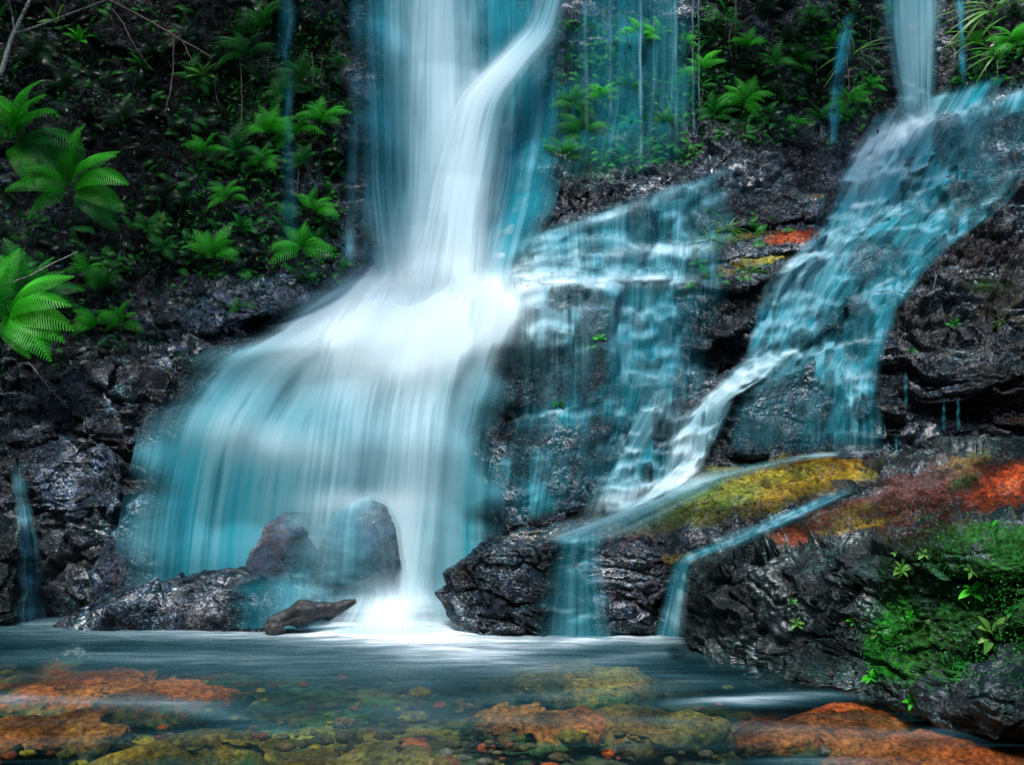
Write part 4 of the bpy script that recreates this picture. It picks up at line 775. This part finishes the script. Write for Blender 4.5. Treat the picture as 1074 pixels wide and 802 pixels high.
FR_LO = {m: frond_mesh('frond', mm, 12, 1, .55, .34, .62, 5) for m, mm in (('b', G_BRIGHT), ('m', G_MID), ('d', G_DARK))}
LEAF = {m: leaf_mesh('leaf', mm, 1, .42) for m, mm in (('b', G_BRIGHT), ('m', G_MID), ('d', G_DARK), ('y', G_YELLOW))}
BLADE = {m: leaf_mesh('blade', mm, 1, .07, .2, 1.15, 8) for m, mm in (('b', G_GRASS), ('m', G_MID), ('d', G_DARK), ('y', G_YELLOW))}
def placed(u, v, out=0.04):
    l, n = hit(u, v); 
    if l is None: l, n = Vector(P(u, v, 11.5)), Vector((0, -1, 0))
    d = (Vector(CAM) - l).normalized()
    return l + d * out
def clump(kind, u, v, px, col, label, group, n=6, spread=150, tiltr=(-.15, .7), hi=False, az0=-90, name=None, cat=None, out=.05, upright=False):
    base = placed(u, v, out); size = px * base.y / FPX * (1.0 if hi else .85)
    if kind == 'fern' and not hi: spread *= random.uniform(.6, 1.15); n += random.randint(0, 3)
    skew = random.uniform(-35, 35) if kind != 'leaf' else 0
    nm = {'fern': 'fern', 'leaf': 'leafy_plant', 'grass': 'grass_tuft'}[kind]; e = empty(name or nm, base)
    tag(e, label, cat or {'fern': 'fern', 'leaf': 'plant', 'grass': 'grass'}[kind], group)
    me = {'fern': (FR_HI if hi else FR_LO), 'leaf': LEAF, 'grass': BLADE}[kind][col]
    part = {'fern': 'frond', 'leaf': 'leaf', 'grass': 'blade'}[kind]
    for q in range(n):
        o = obj(part, FR_HI[random.choice('sbbm')] if (hi and col == 's') else me, e); az = az0 + spread * ((q + .5) / n - .5) + random.uniform(-12, 12)
        el = random.uniform(*tiltr); k = size * random.uniform(.75, 1.1)
        if upright:
            o.rotation_euler = (random.uniform(-.25, .25), -el, R(az))
        else:                                   # fronds radiate out of the wall and hang with their upper face outwards
            ph = R(90 + skew + spread * ((q + .5) / n - .5)) + random.uniform(-.22, .22); od = random.uniform(.25, .95)
            X_ = Vector((math.cos(ph), -od, math.sin(ph) * .85 - .1)).normalized(); Zr = Vector((random.uniform(-.3, .3), -.75, .65))
            Z_ = (Zr - X_ * Zr.dot(X_)).normalized(); Y_ = Z_.cross(X_)
            o.rotation_euler = Matrix((X_, Y_, Z_)).transposed().to_euler()
        o.scale = (k, k, k)
        o.location = (random.uniform(-.06, .06) * size, 0, random.uniform(-.06, .06) * size)
    if kind != 'grass':                       # the short scaly stem the fronds or leaves grow from
        o = obj('stem', STEM, e); k = size * .10; o.scale = (k, k, k * 2.2); o.location = (0, .05 * size, -.12 * size); o.rotation_euler = (.5, random.uniform(-.3, .3), 0)
    return e
def stem_mesh():
    th = np.linspace(0, 2 * math.pi, 10, endpoint=False)[None]; t = np.linspace(0, 1, 9)[:, None]; r = (.28 + .12 * np.sin(t * 25) ) * (1 - .55 * t) * np.where(t > .98, .05, 1)
    A = np.stack([r * np.cos(th + t), r * np.sin(th + t), t + 0 * th - .4], -1); o = new_mesh('stem', A.reshape(-1, 3), grid_faces(9, 10, True), M_WOOD); me = o.data; bpy.data.objects.remove(o); return me
STEM = stem_mesh()

LW = 'ferns on the dark wall left of the main fall'
clump('fern', 20,150, 88,'s','large bright tree fern cut by the left edge, upper of two',LW,13,230,(-.1,.35),True,-80,out=1.5)
clump('fern', 80,196, 70,'s','large bright fern with drooping fronds, lower right of the tree fern',LW,14,250,(-.2,.35),True,-88,out=1.4)
clump('fern', 30,128, 60,'d','bluish dark fern behind the bright tree fern',LW,6,170,(.2,.8),True,-70,out=1.0)
clump('fern', 5,335, 80,'s','bright fern mass at the left edge halfway down',LW,14,240,(-.2,.6),True,-60,out=1.2)
clump('fern', 35,318, 70,'m','mid green fern spreading right from the left edge',LW,8,180,(-.2,.5),True,-60,out=1.0)
clump('fern', 18,290, 40,'b','small bright fern above the left-edge fern mass',LW,6,200,(-.1,.6),False,-80,out=1.0)
clump('fern', 8,252, 45,'d','dull fern at the left edge under the tree fern',LW,6,180,(-.1,.7),False,-60,out=.9)
for q, (u, v, px, c, n, lb) in enumerate([
 (215,162,34,'b',6,'bright fern in mid wall with a pair of spread fronds'),(250,160,44,'m',6,'wide feathery fern right beside the mid-wall bright fern'),(275,172,30,'b',6,'small rounded fern right of the feathery fern'),
 (283,140,40,'b',7,'pale fern under the faint blue veil'),(312,142,44,'b',8,'dense bright fern right of the faint blue veil'),(338,128,42,'b',4,'long hanging bright frond plant near the curtain'),
 (320,172,34,'m',7,'mid green fern below the hanging frond plant'),(240,208,34,'b',6,'low bright fern left of the faint blue veil'),(225,268,42,'b',9,'bushy bright fern above the grey shelf rock'),
 (318,262,46,'b',9,'wide bright fern just above the shelf where the fall lands'),(330,222,34,'b',7,'round fern beside the lower curtain edge'),(300,228,24,'m',6,'tiny fern under the round fern on its left'),
 (155,242,34,'m',6,'dim fern left of the bushy bright fern'),(172,262,26,'m',6,'tiny fern beneath the dim fern'),(92,286,34,'b',6,'bright fern in the lower left, first of a row of two'),(112,300,36,'m',6,'fern in the lower left, second of the row'),
 (100,342,36,'b',7,'bright fern above the flat ledge stone, left'),(128,338,36,'b',7,'bright fern above the flat ledge stone, right'),(252,325,22,'m',6,'small fern growing on the shelf rock'),(315,85,40,'m',7,'fern beside the dry speckled wall by the curtain'),
 (355,70,24,'m',6,'small fern at the upper edge of the curtain'),(275,30,50,'m',8,'mid green fern at the top beside the faint veil'),(258,60,44,'m',7,'drooping fern at the top left of the faint veil'),(300,100,34,'m',6,'fern partly behind the upper faint veil'),
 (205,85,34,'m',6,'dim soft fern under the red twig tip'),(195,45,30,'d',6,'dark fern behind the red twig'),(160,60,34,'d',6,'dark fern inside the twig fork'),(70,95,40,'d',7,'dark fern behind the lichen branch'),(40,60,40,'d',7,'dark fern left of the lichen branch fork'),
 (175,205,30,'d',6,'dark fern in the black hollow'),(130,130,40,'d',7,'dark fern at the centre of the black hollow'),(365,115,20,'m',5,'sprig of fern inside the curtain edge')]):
    clump('fern', u, v, px, c, lb, LW, n, 210, (-.3, .7), out=.12)
for q, (u, v, px, c, n, lb) in enumerate([(85,42,24,'b',7,'bright leafy sprig below the lichen branch'),(60,24,26,'y',4,'yellowish leaf pair on the lichen branch'),(215,80,26,'y',6,'blurred yellow-green leaves under the red twig'),(150,70,26,'m',6,'soft green leaves right of the twig fork'),
 (45,358,22,'m',7,'small leafy plant below the left fern mass'),(170,235,18,'y',5,'pale tiny leaves on the dark wall'),(255,238,22,'m',7,'glossy leaves at the veil foot')]):
    clump('leaf', u, v, px, c, lb, 'leafy plants on the left wall', n, 260, (-.4, .7), out=.15)
MW = 'plants on the middle wall'
for (kd, u, v, px, c, n, lb) in [('fern',672,40,30,'b',9,'bright fern split by the white water thread'),('fern',690,38,24,'b',6,'smaller fern right of the split bright fern'),('fern',632,105,30,'b',7,'bright small fern in the mossy middle wall'),('fern',600,112,40,'m',8,'teal green fern mass on the middle wall, upper'),
 ('fern',612,140,44,'m',9,'teal green fern mass on the middle wall, lower'),('fern',590,165,34,'m',7,'drooping fern at the foot of the middle wall'),('fern',660,95,26,'m',7,'fern below the split bright fern'),('fern',660,132,24,'b',7,'small yellowish fern low on the middle wall'),
 ('fern',718,45,20,'b',6,'small fern between two water threads'),('fern',718,85,22,'b',6,'lower fern between two water threads'),('fern',735,75,34,'b',4,'long hanging fern right of the water threads'),('leaf',596,66,16,'m',6,'tiny plant near the main jet'),('fern',700,130,28,'m',7,'dim fern right of the bright thread'),('fern',735,95,26,'m',5,'hanging fern under the long hanging fern')]:
    clump(kd, u, v, px, c, lb, MW, n, 200, (-.4, .6), out=.08)
RW = 'plants on the wall between middle and right falls'
for (kd, u, v, px, c, n, lb) in [('fern',785,50,28,'b',7,'round bright fern on the wall left of the ribbon fall'),('fern',812,68,34,'m',5,'arching pale fern, left of a close pair'),('fern',835,66,36,'m',6,'arching pale fern, right of a close pair'),('fern',872,46,26,'b',6,'bright fern touching the ribbon fall'),
 ('grass',893,60,46,'y',14,'yellow-green hanging grass right of the ribbon fall'),('fern',890,110,34,'b',9,'tall bright fern clump under the hanging grass'),('fern',912,92,26,'b',8,'round fern left of the right fall'),('fern',835,132,24,'b',7,'small bright fern above the layered ledges'),
 ('fern',860,125,28,'m',7,'fern at the foot of the ribbon fall'),('fern',780,108,40,'b',8,'low fern edging the dark boulder top'),('fern',750,122,34,'m',7,'fern hugging the wall left of the boulder top'),('fern',850,20,30,'m',7,'dim fern above the ribbon fall'),('fern',800,15,30,'d',7,'dark fern at the top between falls'),('fern',760,20,30,'m',7,'fern at the top right of the water threads'),
 ('fern',825,42,28,'d',6,'dark fern above the arching pair'),('grass',762,242,26,'b',16,'grass tuft growing on the olive ledge'),('grass',745,252,22,'b',14,'smaller grass tuft left of the olive ledge tuft'),('grass',787,286,22,'b',18,'bright grass tuft beside the right cascade'),('fern',812,100,26,'d',6,'dark fern over the layered ledges')]:
    clump(kd, u, v, px, c, lb, RW, n, 220, (-.4, .7), out=.08)
RR = 'plants at the top right'
for (kd, u, v, px, c, n, lb) in [('grass',1040,14,60,'y',16,'long hanging grass at the top right corner'),('grass',1028,45,46,'b',14,'hanging grass right of the slim stream'),('fern',1018,48,26,'b',7,'bright fern beside the slim stream'),('fern',1060,48,38,'b',9,'spreading bright fern at the right edge'),('grass',1045,60,40,'b',12,'drooping grass under the spreading fern'),('fern',1062,20,34,'d',7,'dark fern in the top right corner'),('fern',935,14,20,'b',6,'small fern inside the right fall')]:
    clump(kd, u, v, px, c, lb, RR, n, 200, (-.4, .6), out=.1)
CW = 'small plants on wet rock'
for (kd, u, v, px, c, n, lb) in [('leaf',629,355,10,'b',7,'tiny green plant on the wet wall by the rock column'),('leaf',652,372,11,'y',6,'tiny yellowing plant on the middle cascade wall'),('leaf',585,425,10,'m',6,'tiny plant on the squat wet block'),('leaf',1000,340,12,'m',8,'small plant on the right bluff'),('leaf',955,370,10,'m',6,'tiny plant low on the right bluff'),('grass',1050,338,14,'b',8,'grass wisp on the right bluff'),('leaf',620,365,9,'b',5,'tiny sprig left of the yellowing plant')]:
    clump(kd, u, v, px, c, lb, CW, n, 260, (-.2, .8), out=.03)
BP = 'little plants on the mossy boulder'
for (kd, u, v, px, c, n, lb) in [('leaf',1040,662,30,'y',9,'largest pale green rosette low on the mossy boulder'),('leaf',1018,620,24,'b',4,'plant with two upright leaves on the mossy boulder'),('leaf',1018,598,14,'y',6,'pale sprig above the two-leaf plant'),('leaf',945,597,16,'y',9,'light green rosette near the boulder crest'),('leaf',968,580,12,'y',6,'small pale sprig by the boulder crest'),
 ('leaf',1040,552,15,'b',8,'plant near the top right of the mossy boulder'),('leaf',920,662,13,'y',6,'sprig at the upper end of the bright moss'),('leaf',955,645,13,'b',7,'sprig right of the bright moss'),('leaf',835,653,16,'y',5,'pale plant on the dark left face of the boulder'),('leaf',895,650,10,'b',7,'tiny rosette left of the bright moss'),
 ('leaf',912,708,16,'b',7,'plant at the foot of the bright moss'),('leaf',955,735,16,'b',6,'plant at the waterline of the boulder'),('leaf',940,580,9,'y',5,'tiny pale sprig highest on the boulder'),('leaf',830,630,9,'m',5,'tiny sprig above the pale plant on the dark face'),('leaf',1060,640,14,'m',7,'dim plant right of the largest rosette'),('fern',990,640,14,'m',6,'tiny fern left of the largest rosette')]:
    clump(kd, u, v, px, c, lb, BP, n, 330, (.0, .9), out=.02)

# undergrowth: masses of tiny leaves nobody could count
def undergrowth(name, boxes, mat, lsize, label):
    V, F = [], []
    for (u0, u1, v0, v1, n) in boxes:
        for _ in range(n):
            u, v = random.uniform(u0, u1), random.uniform(v0, v1)
            if random.random() > .5 + 1.3 * float(gnoise(np.array([[u / 38, v / 30, 4.4]]))[0]): continue
            l, nn = hit(u, v)
            if l is None: continue
            p = np.array(l) + np.array(nn) * random.uniform(.0, .14); s = random.uniform(.5, 1.3) * lsize
            a = RNG.normal(size=3) + np.array([0, -.6, -.4]); a /= np.linalg.norm(a); b = np.cross(a, RNG.normal(size=3)); b /= np.linalg.norm(b); i = len(V)
            V += [p, p + a * s * .5 + b * s * .22, p + a * s, p + a * s * .5 - b * s * .22]; F.append((i, i + 1, i + 2, i + 3))
    o = new_mesh(name, np.array(V), np.array(F), mat, smooth=False); tag(o, label, 'undergrowth', kind='stuff'); return o
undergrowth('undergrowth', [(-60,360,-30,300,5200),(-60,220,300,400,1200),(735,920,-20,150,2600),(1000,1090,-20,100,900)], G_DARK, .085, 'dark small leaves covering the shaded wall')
undergrowth('undergrowth', [(190,360,10,300,2200),(-20,200,0,330,900),(560,735,20,175,1500),(740,920,20,150,1100),(1010,1080,0,90,300)], G_MID, .075, 'small green leaves and moss growing among the ferns')
undergrowth('moss_tufts', [(905,960,640,720,2200),(985,1074,600,720,2600),(930,1074,540,600,1400),(735,800,236,262,300)], G_MID, .016, 'bright moss tufts on the boulder')

# added leaf canopy out of view, placed to shade the fern walls
def shade_crown(boxes, label):
    V, F = [], []
    for (x0, x1, y0, y1, z0, z1, n) in boxes:
        for _ in range(n):
            c = np.array([random.uniform(x0, x1), random.uniform(y0, y1), random.uniform(z0, z1)]); s_ = random.uniform(.12, .3)
            a = RNG.normal(size=3) * (1, 1, .35); a /= np.linalg.norm(a); b = np.cross(a, RNG.normal(size=3) * (.4, .4, 1)); b /= np.linalg.norm(b); i = len(V)
            V += [c, c + a * s_ * .5 + b * s_ * .3, c + a * s_, c + a * s_ * .5 - b * s_ * .3]; F.append((i, i + 1, i + 2, i + 3))
    o = new_mesh('shade_canopy', np.array(V), np.array(F), G_DARK, smooth=False); tag(o, label, 'foliage', kind='stuff')
shade_crown([(-8, -1.9, 7.6, 12.5, 7.9, 9.2, 3000), (2.6, 5.0, 9.5, 13, 8.3, 9.6, 1100)], 'unseen leafy boughs added to shade the fern walls')

# sprays of tiny fern fronds, far too many to count, filling the walls between the larger ferns
def sprays(name, boxes, mat, l0, l1, label):
    fm = frond_mesh('tmp_frond', mat, 9, 1, .6, .3, .6, 3, False); FV = np.array([v.co[:] for v in fm.vertices]); FF = [tuple(p.vertices) for p in fm.polygons]; bpy.data.meshes.remove(fm)
    V, F, nv = [], [], 0
    for (u0, u1, v0, v1, n) in boxes:
        for _ in range(n):
            u, v = random.uniform(u0, u1), random.uniform(v0, v1)
            if random.random() > .45 + 1.5 * float(gnoise(np.array([[u / 45 + 9, v / 34, 1.7]]))[0]): continue
            l, nn = hit(u, v)
            if l is None: continue
            ph = random.gauss(math.pi / 2, 1.3); X_ = Vector((math.cos(ph), -random.uniform(.2, 1), math.sin(ph) * .8 - .25)).normalized(); Zr = Vector((random.uniform(-.4, .4), -.75, .65))
            Z_ = (Zr - X_ * Zr.dot(X_)).normalized(); Y_ = Z_.cross(X_); k_ = random.uniform(l0, l1)
            M = np.array([X_, Y_, Z_]) * k_; V.append(FV @ M + np.array(l)); F += [tuple(i + nv for i in f) for f in FF]; nv += len(FV)
    o = new_mesh(name, np.concatenate(V), F, mat, smooth=False); tag(o, label, 'undergrowth', kind='stuff')
sprays('fern_undergrowth', [(-40,130,-10,120,260),(130,360,-20,300,620),(-20,130,230,370,160),(565,735,20,175,420),(735,905,-10,150,420),(1000,1090,-10,95,150),(725,830,225,300,60)], G_MID, .10, .26, 'small fern fronds crowding the shaded rock walls')
sprays('fern_undergrowth', [(200,360,20,290,200),(-20,60,280,360,60),(570,735,30,175,170),(735,905,20,150,180),(1000,1090,10,95,80)], G_BRIGHT, .07, .17, 'small bright fern fronds sprouting among the darker ones')
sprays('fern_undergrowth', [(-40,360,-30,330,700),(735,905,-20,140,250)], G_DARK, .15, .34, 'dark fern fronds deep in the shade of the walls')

# branches, twigs, roots
def tube(name, pts, r0, r1, mat, label, cat, group=None, out=0.3, wob=2.0, parent=None, sides=7, n=40):
    q = pline(pts, n); q[:, 0] += fbm(np.stack([np.linspace(0, 5, n) + pts[0][0], np.zeros(n), np.zeros(n)], -1), 3) * wob
    Y = []
    for (u, v) in q:
        l, _ = hit(u, v); Y.append((l.y if l else 11.5) - out)
    Y = np.array(Y); Y = np.convolve(np.pad(Y, 8, mode='edge'), np.ones(17) / 17, 'valid')
    Cn = P(q[:, 0], q[:, 1], Y); T = np.gradient(Cn, axis=0); T /= np.linalg.norm(T, axis=1)[:, None]
    A_ = np.cross(T, np.array([0.3, 1, 0.2])); A_ /= np.linalg.norm(A_, axis=1)[:, None]; B_ = np.cross(T, A_)
    rr = np.linspace(r0, r1, n) * (1 + .25 * fbm(Cn * 9, 2)); th = np.linspace(0, 2 * math.pi, sides, endpoint=False)
    V = Cn[:, None] + rr[:, None, None] * (np.cos(th)[None, :, None] * A_[:, None] + np.sin(th)[None, :, None] * B_[:, None])
    o = new_mesh(name, V.reshape(-1, 3), grid_faces(n, sides, True), mat, parent)
    if parent is None: tag(o, label, cat, group)
    return o
def branch(main, subs, r, mat, label, out):
    o = tube('branch', main, r, r * .4, mat, label, 'branch', None, out)
    for s_ in subs: tube('twig', s_, r * .5, r * .2, mat, None, None, None, out, parent=o)
branch([(-20,110),(2,75),(12,40),(30,5),(40,-30)], [[(14,36),(40,28),(75,14),(112,0)],[(16,34),(12,12),(4,-15)]], .035, M_BRANCH, 'pale lichen-speckled branch in the top left corner', 1.5)
branch([(100,-6),(130,8),(160,24),(190,42),(222,60)], [[(112,3),(128,22),(142,50),(158,72)],[(192,43),(198,58),(205,68)]], .016, M_TWIG, 'reddish bare twig arching across the top left', 1.3)
tube('twig', [(182,36),(182,70),(178,100),(173,118)], .009, .005, M_TWIG, 'thin hanging twig below the reddish twig', 'twig', None, 1.2)
tube('twig', [(-10,304),(30,290),(60,274),(82,264)], .012, .006, M_BRANCH, 'thin grey twig slanting at the left edge', 'twig', None, 1.3)
tube('twig', [(30,380),(50,405),(72,428)], .009, .005, M_ROOT, 'dry twig leaning on the left rocks', 'twig', None, .12)
HR = 'thin hanging roots'
for (u, v0, v1, lb) in [(252,60,148,'long pale hanging root under the top left ferns'),(227,78,108,'short root left of the long pale root'),(281,60,80,'short root beside the faint veil'),(327,55,95,'pale root near the dry wall'),(338,62,90,'second pale root near the dry wall'),(772,0,62,'long brown root on the right fern wall'),(766,30,60,'short brown root left of the long brown one'),(914,15,75,'brown root between the ribbon fall and right fall'),
  (888,60,118,'root hanging under the yellow-green grass'),(738,95,125,'pale root at the foot of the water threads'),(1036,60,86,'root under the top right grass'),(1046,62,80,'second root under the top right grass'),(856,52,80,'root crossing the arching pale ferns'),(313,160,205,'root under the dense bright fern')]:
    tube('hanging_root', [(u, v0), (u + random.uniform(-3, 3), (v0 + v1) / 2), (u + random.uniform(-2, 2), v1)], .008, .004, M_ROOT, lb, 'root', HR, .12, 1.5, n=24)

# driftwood log: grooved, arched, with a broken end
def driftwood():
    n, sides = 60, 28
    q = pline([(283,664),(300,648),(325,640),(350,638),(373,630)], n); t = np.linspace(0, 1, n)
    Cn = P(q[:, 0], q[:, 1], np.interp(t, [0, .5, 1], [9.02, 9.05, 9.2])); T = np.gradient(Cn, axis=0); T /= np.linalg.norm(T, axis=1)[:, None]
    A_ = np.cross(T, np.array([0, 1, 0])); A_ /= np.linalg.norm(A_, axis=1)[:, None]; B_ = np.cross(T, A_)
    th = np.linspace(0, 2 * math.pi, sides, endpoint=False)
    r = np.interp(t, [0, .03, .2, .42, .7, .9, 1], [.075, .09, .085, .095, .055, .035, .018]) * (1 + .18 * np.sin(t * 19) * np.exp(-((t - .45) / .3) ** 2))
    gr = 1 + .13 * np.abs(np.sin(th * 7 + 1.5 * t[:, None] * 3)) + .10 * np.sin(th * 3)[None] + .34 * fbm(np.stack([np.repeat(t * 4, sides), np.tile(th * 2, n), np.zeros(n * sides)], -1), 3).reshape(n, sides)
    V = Cn[:, None] + (r[:, None] * gr)[..., None] * (np.cos(th)[None, :, None] * A_[:, None] + np.sin(th)[None, :, None] * B_[:, None] * 1.3)
    V = np.concatenate([(Cn[:1] + T[:1] * (.05 + .05 * np.sin(th * 5))[:, None])[None], V, np.repeat(Cn[-1:], sides, 0)[None]], 0)
    V = V + .012 * fbm(V.reshape(-1, 3) * 26, 3).reshape(V.shape[:2])[..., None] * np.array([0, -1, 1])
    o = new_mesh('driftwood', V.reshape(-1, 3), grid_faces(n + 2, sides, True), M_WOOD); tag(o, 'dark curved driftwood log lying in the foam below the low rock', 'driftwood')
driftwood()
